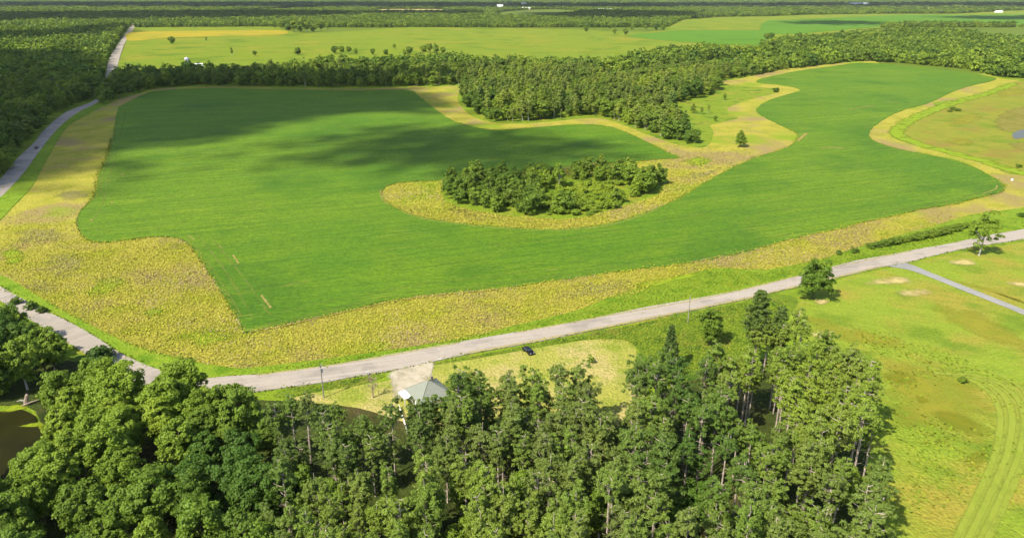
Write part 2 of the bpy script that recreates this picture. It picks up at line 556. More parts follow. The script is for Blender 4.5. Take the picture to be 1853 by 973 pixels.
ROAD_B_TOP = [(-140, 262), (-70, 305), (-25, 324), (0, 335.6), (16, 344.5), (53, 364), (81, 377), (113, 395), (134, 409), (154, 420), (180, 431), (215, 441), (240, 446)]
ROAD_B_LOW = [(240, 468), (200, 463), (165, 450), (134, 434), (108, 419), (80, 402), (50, 383), (12, 360), (0, 352), (-40, 334), (-90, 312), (-165, 272)]
ROAD_C_R = [(-140, 262), (-60, 258), (-25, 246), (0, 231), (10, 222), (29, 201), (45, 178.6), (61.5, 157.5), (76, 143), (94, 130), (112, 121.4), (124, 111), (133, 95), (137, 80), (141, 65), (146.5, 50), (153.5, 38), (158, 31.5), (161, 26)]
ROAD_C_L = [(157, 26), (152, 31.5), (148, 38), (139.5, 50), (130, 65), (125, 80), (122, 95), (115, 110), (108, 119), (78, 131), (53, 151), (40, 167), (19, 187), (0, 210), (-25, 228), (-65, 243), (-165, 250)]

near = sheet('near_ground', trace([(-600, 110), (100, 100), (600, 84), (1300, 88), (2100, 120), (2600, 1100), (600, 2400), (-1400, 1100)], 3), 0.0, M['grass'])
near.name = 'grassland'
sheet('meadow', trace([(560, 92), (700, 84), (850, 78), (950, 100), (900, 180), (780, 178), (700, 150), (600, 150), (540, 120)], 4), .06, M['meadow'])
sheet('weed_field', trace(WEEDS, 4), .10, M['weeds'])
o = sheet('weed_strip', trace(WEEDS_MID, 4), .14, M['weeds'])
sheet('copse_ground', trace(ISLAND, 4), .20, M['meadow'])
_r = random.Random(12)
sheet('crop_field', [(x + _r.uniform(-.7, .7), y + _r.uniform(-.7, .7)) for x, y in trace(CROP, 9)], .45, M['crop'], skirt=.38)
# the meadow pockets the weed strip runs round
sheet('road', trace(ROAD_A_TOP, 4, False) + trace(ROAD_A_LOW, 4, False), .30, M['road'], skirt=.3).name = 'front_road'
sheet('side_road', trace(ROAD_B_TOP, 4, False) + trace(ROAD_B_LOW, 4, False), .26, M['road_gravel'], skirt=.26)
sheet('long_road', trace(ROAD_C_R, 4, False) + trace(ROAD_C_L, 4, False), .22, M['road_gravel'], skirt=.22)
# roadside verges, yards, lawns
sheet('field_verge', trace([(0, 322), (45, 346), (91, 372), (146, 399), (210, 419), (267, 430), (300, 430), (397, 418), (494, 404), (600, 382), (681, 362), (713, 348), (762, 333), (835, 314),
                            (900, 315), (970, 301), (1022, 284), (1092, 265), (1139, 251), (1200, 243), (1330, 222), (1330, 246), (1200, 270), (1075, 293), (970, 316), (843, 347), (713, 372), (543, 403),
                            (365, 434), (267, 443), (215, 443), (180, 432), (134, 411), (81, 379), (16, 346), (-60, 312)], 3), .15, M['verge'])
sheet('long_verge', trace([(103, 133), (78, 149), (53, 190), (39, 216), (16, 241), (-10, 265), (-60, 285), (-60, 256), (0, 229), (29, 200), (61, 156), (94, 129), (112, 120), (128, 112), (122, 124)], 3), .15, M['verge'])
sheet('ditch', trace([(342, 454), (413, 444), (446, 438.5), (450, 441), (430, 448), (400, 455), (350, 463), (320, 465)], 4), .12, M['ditch'])
sheet('ditch', trace([(500, 427.5), (600, 408), (660, 396), (746, 379), (810, 366), (873, 353), (910, 345), (935, 355), (880, 420), (840, 450), (790, 440), (760, 420), (742, 404), (720, 396), (690, 397), (655, 402), (640, 406), (612, 410), (570, 417), (510, 430)], 4), .10, M['ditch'])
sheet('yard', trace([(345, 466), (430, 450), (455, 446), (500, 430), (560, 420), (620, 409), (660, 402.5), (692, 398), (722, 397.5), (738, 401), (746, 412), (742, 440), (745, 480), (730, 520), (640, 520), (480, 500), (330, 500)], 4), .16, M['yard'])
sheet('lawn', trace([(935, 356), (975, 330), (1033, 316), (1100, 301), (1200, 283), (1420, 240), (2200, 300), (2200, 1000), (1000, 1000), (1000, 560), (1020, 480), (960, 410), (925, 390)], 3), .08, M['lawn'])
sheet('drive', trace([(1041, 312), (1052, 309.5), (1062, 308), (1090, 319), (1120, 331), (1160, 347), (1200, 363), (1300, 405), (1296, 412), (1200, 369), (1158, 352), (1115, 335), (1080, 321), (1060, 315)], 3), .19, M['drive']).name = 'gravel_drive'
M['housedrive'] = mat_patch('house_drive_gravel', (.42, .37, .29), (.36, .31, .22), 2, 4, top=.95)
patch('house_drive', [(455, 447), (452, 441), (464, 430), (492, 424), (510, 421.5), (508, 434), (506, 446), (500, 458), (480, 466), (458, 466)], .24, M['housedrive'], .8)
# ground cover inside the lawns and weeds
for px in ([(1002, 336), (1015, 328), (1040, 323.5), (1070, 325), (1082, 331), (1060, 333), (1030, 334)],
           [(1046, 343), (1060, 336), (1085, 338), (1094, 344), (1080, 349), (1058, 350)],
           [(1108, 308), (1120, 303), (1140, 303), (1150, 310), (1135, 313), (1118, 311)],
           [(1175, 331), (1190, 328), (1215, 332), (1215, 340), (1195, 337)], [(950, 351), (962, 349), (976, 352), (965, 358), (952, 357)],
           [(948, 392), (955, 387), (966, 388), (968, 396), (956, 400)]):
    patch('sand_patch', px, .17, M['sand'], .3)
for px in ([(1010, 410), (1040, 412), (1090, 420), (1130, 440), (1165, 470), (1172, 510), (1140, 525), (1080, 520), (1040, 500), (1020, 460)],
           [(930, 365), (990, 375), (1040, 390), (1080, 410), (1040, 412), (985, 405), (940, 390)],
           [(1070, 352), (1130, 356), (1200, 385), (1230, 420), (1170, 408), (1110, 380)],
           [(1090, 322), (1130, 328), (1200, 352), (1240, 370), (1200, 352), (1140, 336)]):
    patch('dry_patch', px, .12, M['dry'], .3)
for px in ([(1030, 440), (1052, 432), (1075, 440), (1080, 452), (1055, 452), (1036, 448)], [(1080, 480), (1110, 475), (1150, 488), (1165, 508), (1130, 515), (1095, 505)],
           [(1070, 462), (1085, 465), (1092, 472), (1075, 474)], [(1120, 540), (1150, 520), (1168, 530), (1150, 552)]):
    patch('rough_patch', px, .15, M['rough'], .3)
TRACK = [(1060, 900), (1120, 680), (1160, 590), (1180, 545), (1188, 515), (1190, 488), (1182, 466), (1163, 450), (1138, 441), (1110, 437)]
for k_, off_ in enumerate((-4.2, -2.5, -.9, .8, 2.4, 4.0)):
    ribbon_patch('mown_strip', [(px + off_ / .235, py + off_ * .25) for px, py in TRACK], (2.6, 1.8, 2.8, 1.7, 2.7, 2.0)[k_], .15 + .004 * k_, M['mown'] if k_ % 2 == 0 else M['mown_pale'])
ribbon_patch('mown_strip', [(1230, 700), (1215, 560), (1212, 500), (1206, 470), (1190, 450), (1160, 436), (1100, 424)], 1.6, .18, M['mown_pale'])
for px in ([(85, 350), (95, 336), (120, 325), (150, 322), (160, 330), (140, 340), (125, 350), (105, 355)], [(200, 395), (225, 385), (255, 382), (275, 392), (262, 405), (225, 412)],
           [(165, 365), (180, 360), (195, 362), (190, 370), (172, 372)], [(0, 296), (18, 288), (34, 296), (25, 312), (5, 314)],
           [(795, 189), (815, 182), (838, 186), (836, 192), (812, 196)], [(700, 345), (745, 332), (800, 320), (850, 312), (850, 318), (790, 330), (740, 346)]):
    patch('green_patch', px, .22, M['green'], .3)
for px in ([(40, 305), (75, 292), (110, 300), (105, 318), (70, 330), (45, 322)], [(20, 330), (60, 325), (75, 340), (60, 352), (35, 342)], [(640, 340), (700, 328), (760, 322), (750, 335), (690, 348), (640, 358)],
           [(60, 225), (90, 222), (108, 226), (100, 234), (70, 236)], [(515, 232), (525, 246), (570, 256), (610, 259), (600, 262), (550, 258), (515, 246)], [(800, 204), (830, 200), (850, 196), (835, 206), (806, 212)],
           [(85, 270), (30, 265), (10, 275), (30, 288), (80, 282)]):
    patch('faded_patch', px, .21, M['grey'], .3)
for px, wd in (([(220, 276), (228, 281.5)], 1.6), ([(273, 299), (277, 305), (280, 310)], 1.6), ([(306, 346), (312, 354), (318, 362)], 1.8), ([(330, 336), (350, 332), (365, 329)], .9), ([(255, 287), (262, 292)], 1.0),
               ([(993, 129), (1010, 126), (1025, 123.5)], 3.5), ([(1033, 119.3), (1045, 119.5), (1056, 121.5)], 3), ([(1064, 121), (1078, 122.5)], 3), ([(960, 173.5), (978, 173.3), (992, 174.5)], 5),
               ([(934, 166), (941, 160), (945, 156)], 6), ([(143, 204), (145, 206)], 2.5), ([(122, 213), (131, 212.5)], 2.2), ([(131, 237), (132, 239.5)], 1.6), ([(106, 257), (109, 260)], 1.6),
               ([(445, 222), (448, 234), (455, 240)], 1.2), ([(470, 248), (500, 257.5), (560, 265.5), (600, 268.5), (650, 270.5), (690, 268), (730, 260), (775, 244.5)], 1.2), ([(1168, 217), (1166, 222), (1150, 228)], 1.6),
               ([(291, 390), (330, 382.5), (380, 371.5), (420, 362.5), (460, 353.5), (500, 347.5), (560, 341.5), (600, 337.5)], 1.8), ([(1025, 252.5), (1040, 250)], 1.4), ([(820, 305), (850, 299)], 1.0),
               ([(640, 318), (655, 315.5)], .9), ([(700, 191), (672, 196), (640, 200.5), (560, 209)], 7), ([(200, 104.5), (250, 102.5), (330, 104), (420, 105), (478, 104.3)], 9)):
    ribbon_patch('bare_soil', px, wd * .72, .475, M['soil'])
for px, wd in (([(545, 414.5), (600, 404.6), (681, 389), (746, 376), (810, 363), (873, 350), (975, 326), (1033, 312)], 1.5), ([(600, 391), (713, 370), (843, 346), (970, 315), (1075, 293)], 1.1), ([(300, 440), (413, 424.5), (543, 401)], 1.1)):
    ribbon_patch('gravel_shoulder', px, wd, .32, M['shoulder'])
for px in ([(218, 276), (240, 303), (262, 336), (284, 372)], [(231, 276), (254, 304), (276, 337), (298, 376)], [(246, 277), (270, 306), (296, 340), (318, 372)], [(140, 135), (131, 175), (121, 205), (117, 228)],
           [(148, 128), (138, 175), (127, 210), (120, 240), (108, 262)], [(106, 268), (140, 271), (200, 268)], [(300, 384), (380, 366), (460, 348), (600, 331), (713, 315), (810, 303)], [(330, 366), (400, 350), (500, 334), (640, 316)],
           [(760, 262), (850, 244), (940, 226), (1040, 212)], [(880, 250), (960, 240), (1080, 222)], [(900, 281), (1013, 255), (1105, 237), (1150, 226)], [(480, 290), (600, 286), (700, 276)]):
    ribbon_patch('tramline', px, .8, .475, M['tramline'])
# meadow pockets between the weed strips and the marsh on the right
sheet('marsh', trace([(1098, 124), (1124, 117), (1150, 110), (1180, 101), (1200, 95), (1300, 100), (1420, 120), (1400, 200), (1200, 204), (1167, 195), (1146, 188), (1105, 178), (1075, 169.5), (1050, 162), (1045, 156), (1052, 148), (1066, 139.6), (1088, 132)], 4), .11, M['marsh'])
ribbon_patch('marsh_edge', [(1190, 97), (1160, 108), (1130, 117), (1100, 126), (1068, 140), (1054, 150), (1052, 158), (1075, 168), (1105, 176.5), (1146, 187), (1200, 203), (1260, 220)], 17, .16, M['green'])
for px in ([(1105, 140), (1130, 133), (1150, 131), (1156, 137), (1140, 146), (1110, 150)], [(1100, 165), (1130, 160), (1145, 168), (1125, 172)], [(1160, 106), (1200, 101), (1230, 106), (1190, 113), (1160, 116)]):
    patch('dry_patch', px, .15, M['dry'], .3)
patch('mud_flat', [(1163, 150), (1165, 136), (1180, 128), (1210, 122), (1300, 126), (1300, 152), (1220, 160), (1185, 158)], .2, M['mud'], .8)
patch('mud_flat', [(1178, 168), (1195, 166), (1240, 170), (1240, 180), (1200, 178)], .2, M['mud'], .7)
sheet('marsh_pool', trace([(1186, 158), (1192, 153.5), (1203, 151.5), (1220, 153), (1220, 163), (1200, 161.5), (1190, 163)], 4), .24, M['marshwater'])
sheet('pond', trace([(-200, 470), (-40, 478), (0, 482), (22, 479), (42, 488), (44, 500), (54, 512), (50, 540), (42, 575), (20, 640), (-200, 700)], 4), .18, M['water'])
patch('pond_algae', [(20, 500), (30, 496.5), (45, 494), (56, 496), (52, 500), (35, 501)], .2, M['algae'], .5)
patch('pond_algae', [(0, 482), (15, 474), (30, 473), (36, 478), (22, 481), (8, 484)], .2, M['algae'], .5)
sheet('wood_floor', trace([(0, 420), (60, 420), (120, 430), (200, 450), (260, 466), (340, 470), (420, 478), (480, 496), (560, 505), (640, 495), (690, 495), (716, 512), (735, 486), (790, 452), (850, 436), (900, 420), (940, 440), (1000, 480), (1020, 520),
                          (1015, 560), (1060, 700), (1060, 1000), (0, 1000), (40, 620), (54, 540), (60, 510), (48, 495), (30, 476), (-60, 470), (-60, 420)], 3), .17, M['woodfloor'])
# far fields beyond the belt of trees
F2 = [(155, 32), (325, 31), (345, 38), (420, 36), (480, 31.5), (600, 33), (690, 35), (760, 37), (840, 30), (900, 36), (900, 56), (860, 58), (800, 62), (740, 78), (600, 86), (300, 96), (130, 96), (140, 70), (148, 48)]
sheet('far_field', trace(F2, 3), .10, M['farfield'])
sheet('far_yellow_field', trace([(148, 45), (153, 38), (200, 36.6), (260, 35.8), (325, 35.4), (338, 38.5), (320, 41), (260, 42.5), (200, 44), (158, 48)], 3), .5, M['farfield_yellow'])
sheet('far_pasture', trace([(775, 34), (800, 23), (850, 19.6), (900, 18.4), (960, 16.6), (1060, 15.8), (1120, 15.6), (1200, 12), (1320, 10), (1320, 32), (1200, 32.5), (1070, 30), (1000, 35.5), (900, 44)], 3), .3, M['farfield'])
sheet('far_green_field', trace([(735, 41.5), (770, 38), (800, 35.5), (895, 36), (905, 40), (905, 52), (850, 52), (800, 49), (760, 45.5)], 3), .6, M['farfield_green'])
sheet('far_striped_field', trace([(780, 33), (800, 24.5), (840, 21.5), (900, 20.5), (930, 24), (900, 30), (850, 34.5), (800, 35)], 3), .45, M['farfield'])
sheet('far_green_field', trace([(900, 24), (950, 21), (1000, 20), (1060, 17.5), (1120, 17), (1250, 15), (1300, 30), (1200, 31), (1130, 28), (1070, 28), (1000, 34), (900, 40)], 3), .55, M['farfield_green'])
sheet('far_striped_field', trace([(900, 20.6), (950, 18.3), (1000, 18), (1010, 19.5), (950, 22), (900, 24)], 3), .75, M['farfield'])
sheet('far_striped_field', trace([(1100, 17.2), (1180, 13.5), (1260, 11), (1260, 15.5), (1150, 17.4)], 3), .8, M['farfield'])
sheet('valley_meadow', trace([(690, 92), (720, 86), (760, 80), (800, 75.5), (850, 70), (900, 67), (925, 68.5), (890, 71.5), (850, 77), (800, 83), (750, 91), (710, 95)], 4), .12, M['verge'])
sheet('far_clearing', trace([(62, 64.5), (90, 61), (118, 60.5), (124, 63.5), (100, 65), (75, 67)], 3), .12, M['verge'])
patch('sand_pit', [(442, 13.4), (444, 11.2), (480, 10.8), (518, 11.2), (519, 13.6), (480, 12.6)], 2.0, M['sand'], .9)
OPEN_FAR = [F2, [(735, 41.5), (780, 33), (800, 23), (840, 20), (900, 19), (950, 17.2), (1000, 16.6), (1060, 16), (1120, 16), (1180, 12.5), (1300, 9), (1300, 30), (1200, 32), (1130, 29), (1070, 29), (1000, 34), (900, 42), (900, 56), (850, 54)],
            [(690, 93), (720, 86), (760, 80), (800, 75.5), (850, 70), (900, 66), (926, 68), (890, 72.5), (850, 78), (800, 84), (750, 92), (710, 96)], [(60, 65), (90, 60.5), (118, 60), (125, 64), (100, 66), (75, 68)],
            [(438, 14.5), (442, 10.5), (520, 10.5), (522, 14.5)]]
ROAD_PX = [(p[0], p[1]) for p in ROAD_C_R] + [(p[0], p[1]) for p in ROAD_C_L]

# ------------------------------------------------------------------ trees
def leaf_quads(rng, C, RAD, n_per, size, flat=0.8, spread=0.55, up=-0.35, aspect=0.75):
    """Leaf sprays on the upper shell of each clump."""
    n = len(C) * n_per
    d = rng.normal(size=(n, 3))
    d /= np.linalg.norm(d, axis=1)[:, None]
    d[:, 2] = np.where(d[:, 2] < up, -d[:, 2], d[:, 2])
    c = np.repeat(C, n_per, 0)
    r = np.repeat(RAD, n_per)[:, None]
    p = c + d * r * np.array((1, 1, flat)) * (0.62 + 0.46 * rng.random((n, 1)))
    oc = p - C.mean(0)
    oc /= np.linalg.norm(oc, axis=1)[:, None] + 1e-9
    nn = d * .65 + oc * .45 + np.array((0, 0, .35)) + rng.normal(size=(n, 3)) * spread * 1.0
    nn /= np.linalg.norm(nn, axis=1)[:, None]
    t = np.cross(nn, rng.normal(size=(n, 3)))
    t /= np.linalg.norm(t, axis=1)[:, None] + 1e-9
    b = np.cross(nn, t)
    s = size * (0.55 + 0.9 * rng.random((n, 1)))
    t, b = t * s, b * s * aspect
    k = 0.35 + .4 * rng.random((n, 1))
    return np.stack([p - t, p - b * .9 + t * (k - .5), p + t, p + b * .9 + t * (.5 - k)], 1)


def crown_clumps(rng, n, w, h, z0, rmin, rmax, lobes=0.25):
    """Clump centres through an uneven ellipsoidal crown from z0 to z0+h, width 2w."""
    d = rng.normal(size=(n, 3))
    d /= np.linalg.norm(d, axis=1)[:, None]
    rad = 0.45 + 0.5 * rng.random(n) ** 0.6
    ph = rng.random(4) * 6.28
    az = np.arctan2(d[:, 1], d[:, 0])
    lob = 1 + lobes * (np.sin(2 * az + ph[0]) * .5 + np.sin(3 * az + ph[1]) * .5 + np.sin(3 * d[:, 2] + ph[2]) * .6)
    C = d * (rad * lob)[:, None] * np.array((w, w, h / 2))
    C[:, 2] += z0 + h / 2
    return C, rmin + (rmax - rmin) * rng.random(n)


def tree_trunk(rng, h, r0, limbs, crown_z, lean=0.3, n=6):
    mb = MB()
    top = Vector((rng.normal() * lean, rng.normal() * lean, h * .88))
    pts = [Vector((0, 0, -.3)), Vector((0, 0, .5)), top * .35 + Vector((rng.normal() * .15, rng.normal() * .15, 0)), top * .7, top]
    mb.tube(pts, [r0 * 1.35, r0, r0 * .8, r0 * .5, r0 * .15], n)
    for e in limbs:
        e = Vector(e)
        s = top * min(.8, max(.25, (e.z - .25 * math.hypot(e.x, e.y) - crown_z * .1) / h * .8))
        mid = s.lerp(e, .55) + Vector((0, 0, -.08 * (e - s).length))
        mb.tube([s, mid, e], [r0 * .38, r0 * .25, r0 * .06], 4)
    return mb


PROTO = {}
HIDDEN = []


def make_proto(key, trunk_mesh, crown_mesh, low=False):
    PROTO[key] = (trunk_mesh, crown_mesh)


def mb_mesh(name, mb, mat):
    o = mb.build(name, mat)
    me = o.data
    bpy.data.objects.remove(o)
    return me


def broadleaf(key, seed, h, w, mat, n_clump, n_per, leaf, rmin, rmax, z0=.22, bark='bark', limbs=9, lobes=.25, r0=None):
    rng = np.random.default_rng(seed)
    C, rad = crown_clumps(rng, n_clump, w * .82, h * (1 - z0) * .92, h * z0, rmin, rmax, lobes)
    C[:, 2] = np.minimum(C[:, 2], h - rad * .7)
    V = leaf_quads(rng, C, rad, n_per, leaf)
    lim = C[rng.permutation(len(C))[:limbs]]
    make_proto(key, mb_mesh('trunk', tree_trunk(rng, h, r0 or h * .018, lim, h * z0), M[bark]), quads_mesh('crown', V, M[mat]))


def pine(key, seed, h, w, mat, whorls, z0, tufts, n_per, leaf, bark='pinebark', taper=1.0, flat=.6):
    """A plantation pine: bare pole below, whorled branches with needle tufts at their ends above."""
    rng = np.random.default_rng(seed)
    mb = MB()
    bend = rng.normal(size=2) * .25
    mb.tube([(0, 0, -.3), (0, 0, .4), (bend[0] * .5, bend[1] * .5, h * .5), (bend[0], bend[1], h * .97)], [h * .0125, h * .0105, h * .008, h * .002], 6)
    C, rad = [], []
    for i in range(whorls):
        t = min(1.0, (i + .3 * rng.random()) / (whorls - 1))
        z = h * (z0 + (1 - z0) * t)
        prof = (1 - t ** 1.6) ** .8 * .85 + .13 if taper < 1.5 else (1 - t) * .95 + .06
        prof *= min(1.0, .55 + t * 2.2) if taper < 1.5 else 1
        nb = rng.integers(4, 7)
        a0 = rng.random() * 6.28
        for k in range(nb):
            a = a0 + 6.28 * k / nb + rng.normal() * .2
            L = w * prof * (.7 + .45 * rng.random())
            rise = L * (.12 + .3 * t)
            s = Vector((bend[0] * z / h, bend[1] * z / h, z))
            e = s + Vector((math.cos(a) * L, math.sin(a) * L, rise))
            if L > .6:
                mb.tube([s, s.lerp(e, .6) - Vector((0, 0, .06 * L)), e], [.07, .045, .015], 3)
            for q in range(tufts):
                f = .45 + .6 * (q + rng.random() * .6) / tufts
                c = s.lerp(e, min(f, 1.05)) + Vector(rng.normal(size=3)) * .16 * L * (.4 + .6 * (1 - f))
                C.append(c)
                rad.append((.35 + .35 * rng.random()) * (w / 2.6) ** .5)
    C.append(Vector((bend[0], bend[1], h * .985)))
    rad.append(.5)
    V = leaf_quads(rng, np.array([tuple(c) for c in C]), np.array(rad), n_per, leaf, flat, .75, -.1, .32)
    if z0 > .3:                                    # a few dead branch stubs on the bare pole
        for _ in range(9):
            z, a = h * (z0 * (.35 + .6 * rng.random())), rng.random() * 6.28
            mb.tube([(0, 0, z), (math.cos(a) * 1.1, math.sin(a) * 1.1, z + .1)], [.045, .012], 3)
    make_proto(key, mb_mesh('trunk', mb, M[bark]), quads_mesh('crown', V, M[mat]))


def red_pine(key, seed, h, w, z0, n_clump, n_per=36):
    """A plantation red pine: a tall pale pole, then an open, tufted, uneven crown."""
    rng = np.random.default_rng(seed)
    C, rad = crown_clumps(rng, n_clump, w * .9, h * (1 - z0) * .96, h * z0, .28, .72, .5)
    C = C[rng.random(len(C)) < .55 + .45 * (C[:, 2] - h * z0) / (h * (1 - z0))]
    rad = rad[:len(C)]
    C[:, 2] = np.minimum(C[:, 2], h - rad * .6)
    V = leaf_quads(rng, C, rad, n_per, .30, .72, .75, -.2, .34)
    mb = MB()
    b = rng.normal(size=2) * .3
    ax = lambda z: Vector((b[0] * z / h, b[1] * z / h, z))
    mb.tube([ax(-.3), ax(.4), ax(h * .5), ax(h * .97)], [h * .0135, h * .0115, h * .009, h * .002], 6)
    for c in C[rng.permutation(len(C))[:26]]:
        e = Vector(c)
        s = ax(max(h * z0 * .9, e.z - .35 * math.hypot(e.x, e.y)))
        mb.tube([s, s.lerp(e, .6) - Vector((0, 0, .12)), e], [.075, .05, .015], 3)
    for _ in range(12):                            # dead stubs on the bare pole
        z, a, L = h * (z0 * (.3 + .68 * rng.random())), rng.random() * 6.28, rng.uniform(.6, 1.7)
        s = ax(z)
        mb.tube([s, s + Vector((math.cos(a) * L, math.sin(a) * L, .1))], [.045, .012], 3)
    make_proto(key, mb_mesh('trunk', mb, M['pinebark']), quads_mesh('crown', V, M['needle']))


# near kinds
for i in range(3):
    broadleaf(f'oak{i}', 10 + i, 15 + i, 6.4, 'leaf_oak', 150, 85, .27, .6, 1.45, z0=.16)
for i in range(3):
    broadleaf(f'maple{i}', 20 + i, 14 + i, 4.8, 'leaf_light', 130, 78, .25, .5, 1.2, z0=.14, bark='palebark' if i == 2 else 'bark')
for i, (h_, w_, z_, n_) in enumerate(((20, 3.4, .52, 150), (21, 2.9, .58, 115), (19, 3.7, .46, 180), (20, 2.6, .64, 85), (18, 3.5, .52, 140), (22, 3.0, .62, 105), (19, 3.4, .34, 190), (20, 3.1, .38, 170), (18, 3.6, .30, 200))):
    red_pine(f'pine{i}', 30 + i, h_, w_, z_, n_)
pine('whitepine0', 40, 25, 4.6, 'needle_dark', 15, .40, 5, 24, .42, flat=.4)
pine('spruce0', 44, 11, 2.6, 'needle_dark', 16, .05, 4, 14, .34, taper=2)
broadleaf('lone0', 50, 14, 5.6, 'leaf_oak', 90, 100, .30, .9, 1.6, z0=.14, lobes=.5, limbs=14)
broadleaf('lone1', 51, 20, 6.4, 'leaf_oak', 82, 85, .30, .8, 1.5, z0=.36, lobes=.6, limbs=16, bark='palebark')
# middle distance
for i in range(4):
    broadleaf(f'mid{i}', 60 + i, 12 + i, 4.3 + .3 * (i % 2), 'leaf_wood', 46, 40, .48, 1.0, 1.7, z0=.08, limbs=4)
for i in range(3):
    broadleaf(f'aspen{i}', 70 + i, 15 + i, 2.5, 'leaf_aspen', 36, 36, .40, .8, 1.3, z0=.25, bark='palebark', limbs=4, r0=.2)
broadleaf('light0', 66, 12, 4.4, 'leaf_light', 46, 40, .46, 1.0, 1.7, z0=.08, limbs=4)
broadleaf('light1', 67, 10, 4.8, 'leaf_light', 50, 40, .46, 1.0, 1.6, z0=.06, limbs=4)
broadleaf('dark0', 68, 13, 4.9, 'leaf_oak', 50, 40, .46, 1.0, 1.8, z0=.08, limbs=4)
for i in range(2):
    broadleaf(f'bush{i}', 80 + i, 3.4, 2.5, 'leaf_bush', 30, 34, .30, .6, 1.0, z0=.02, limbs=5)
broadleaf('sapling0', 85, 3.2, 1.2, 'leaf_light', 16, 24, .22, .35, .6, z0=.1, limbs=5)
# far kinds, and clumps of canopy for the horizon
for i in range(3):
    broadleaf(f'far{i}', 90 + i, 11 + 2 * i, 5.0 + .6 * i, ('leaf_light', 'leaf_wood', 'leaf_oak')[i], 20, 12, 1.15, 1.4, 2.2, z0=.02, limbs=0)


def instance_source(key):
    o = bpy.data.objects.new('woodland_crown', PROTO[key][1])
    return o


TREES = []


def tree(name, key, x, y, s, rz, label, cat, group, sz=1.0):
    """One tree: an empty at its foot, with its trunk and its crown."""
    t = empty(name, (x, y, 0.05), rz, label, cat, group)
    t.scale = (s, s, s * sz)
    for nm, me in (('trunk', PROTO[key][0]), ('crown', PROTO[key][1])):
        o = bpy.data.objects.new(nm, me)
        COL.objects.link(o)
        o.parent = t
    return t


def scatter(poly_px, spacing, seed, smooth_n=1, jitter=.42, avoid=()):
    """Jittered grid of points on the ground inside a polygon given in photo pixels."""
    P = np.array([tuple(ground(*p))[:2] for p in poly_px])
    lo, hi = P.min(0), P.max(0)
    rng = np.random.default_rng(seed)
    xs, ys = np.arange(lo[0], hi[0], spacing), np.arange(lo[1], hi[1], spacing)
    X, Y = np.meshgrid(xs, ys)
    X[1::2] += spacing / 2
    X, Y = X.ravel(), Y.ravel()
    X = X + rng.uniform(-jitter, jitter, len(X)) * spacing
    Y = Y + rng.uniform(-jitter, jitter, len(Y)) * spacing
    k = inside(P, X, Y)
    for a in avoid:
        A = np.array([tuple(ground(*p))[:2] for p in a])
        k &= ~inside(A, X, Y)
    return np.stack([X[k], Y[k]], 1)


# foreground pines (bottom of the photograph)
PINES = [(330, 800), (300, 560), (330, 538), (380, 527), (445, 527), (462, 545), (474, 600), (488, 600), (486, 542), (520, 522), (560, 514), (640, 500), (685, 497), (700, 520), (720, 522), (728, 498), (760, 486), (800, 484), (846, 478), (860, 444),
         (885, 432), (905, 428), (930, 442), (960, 462), (1000, 482), (1012, 510), (1020, 545), (1020, 600), (1015, 800)]
GAPS = [[(690, 505), (715, 505), (716, 545), (695, 552)], [(786, 545), (808, 545), (812, 592), (788, 596)], [(850, 512), (905, 505), (915, 552), (865, 572)], [(470, 520), (487, 520), (495, 640), (466, 640)], [(930, 520), (952, 518), (955, 548), (936, 556)], [(855, 448), (905, 446), (900, 470), (858, 474)]]
pts = scatter(PINES, 4.95, 5, jitter=.48)
rng = np.random.default_rng(77)
for x, y in pts:
    px, py = project(x, y, 0)
    tx, ty = project(x, y, 20)
    if ty > 640 or tx < -30 or tx > 1230:
        continue
    k = (6 + rng.integers(3)) if px < 715 and rng.random() < .75 else rng.integers(6)
    if any(inside(q, np.array([px]), np.array([py]))[0] for q in GAPS) or rng.random() < .06:
        continue
    s = rng.uniform(.80, 1.10) * (0.86 if px < 470 else 1.0)
    if px < 470:
        lab, grp = 'bushy plantation pine standing left of the green-roofed house', 'pines left of the house'
    elif px < 715:
        if py < 535:
            lab, grp = 'plantation pine in the back row along the pale yard beside the house', 'pines along the yard'
        else:
            lab, grp = 'tall plantation pine in the block in front of the green-roofed house', 'pines in front of the house'
    else:
        if px > 975:
            lab, grp = 'tall pine on the outer edge of the plantation, its shadow falling on the lawn', 'pines on the lawn edge'
        elif py < 505:
            lab, grp = 'tall pale-trunked pine in the back rows of the plantation facing the front road', 'pines facing the front road'
        else:
            lab, grp = 'tall pine with a pale bare trunk deep inside the plantation beside the lawn', 'pines inside the plantation'
    if rng.random() < (.20 if py > 560 else .05):
        tree('young_maple', f'maple{k % 3}', x, y, rng.uniform(.55, .85), rng.random() * 6.28, 'bright green broadleaf tree growing among the plantation pines', 'broadleaf tree', 'broadleaf trees among the pines')
        continue
    tree('pine_tree', f'pine{k}', x, y, s, rng.random() * 6.28, lab, 'pine tree', grp)
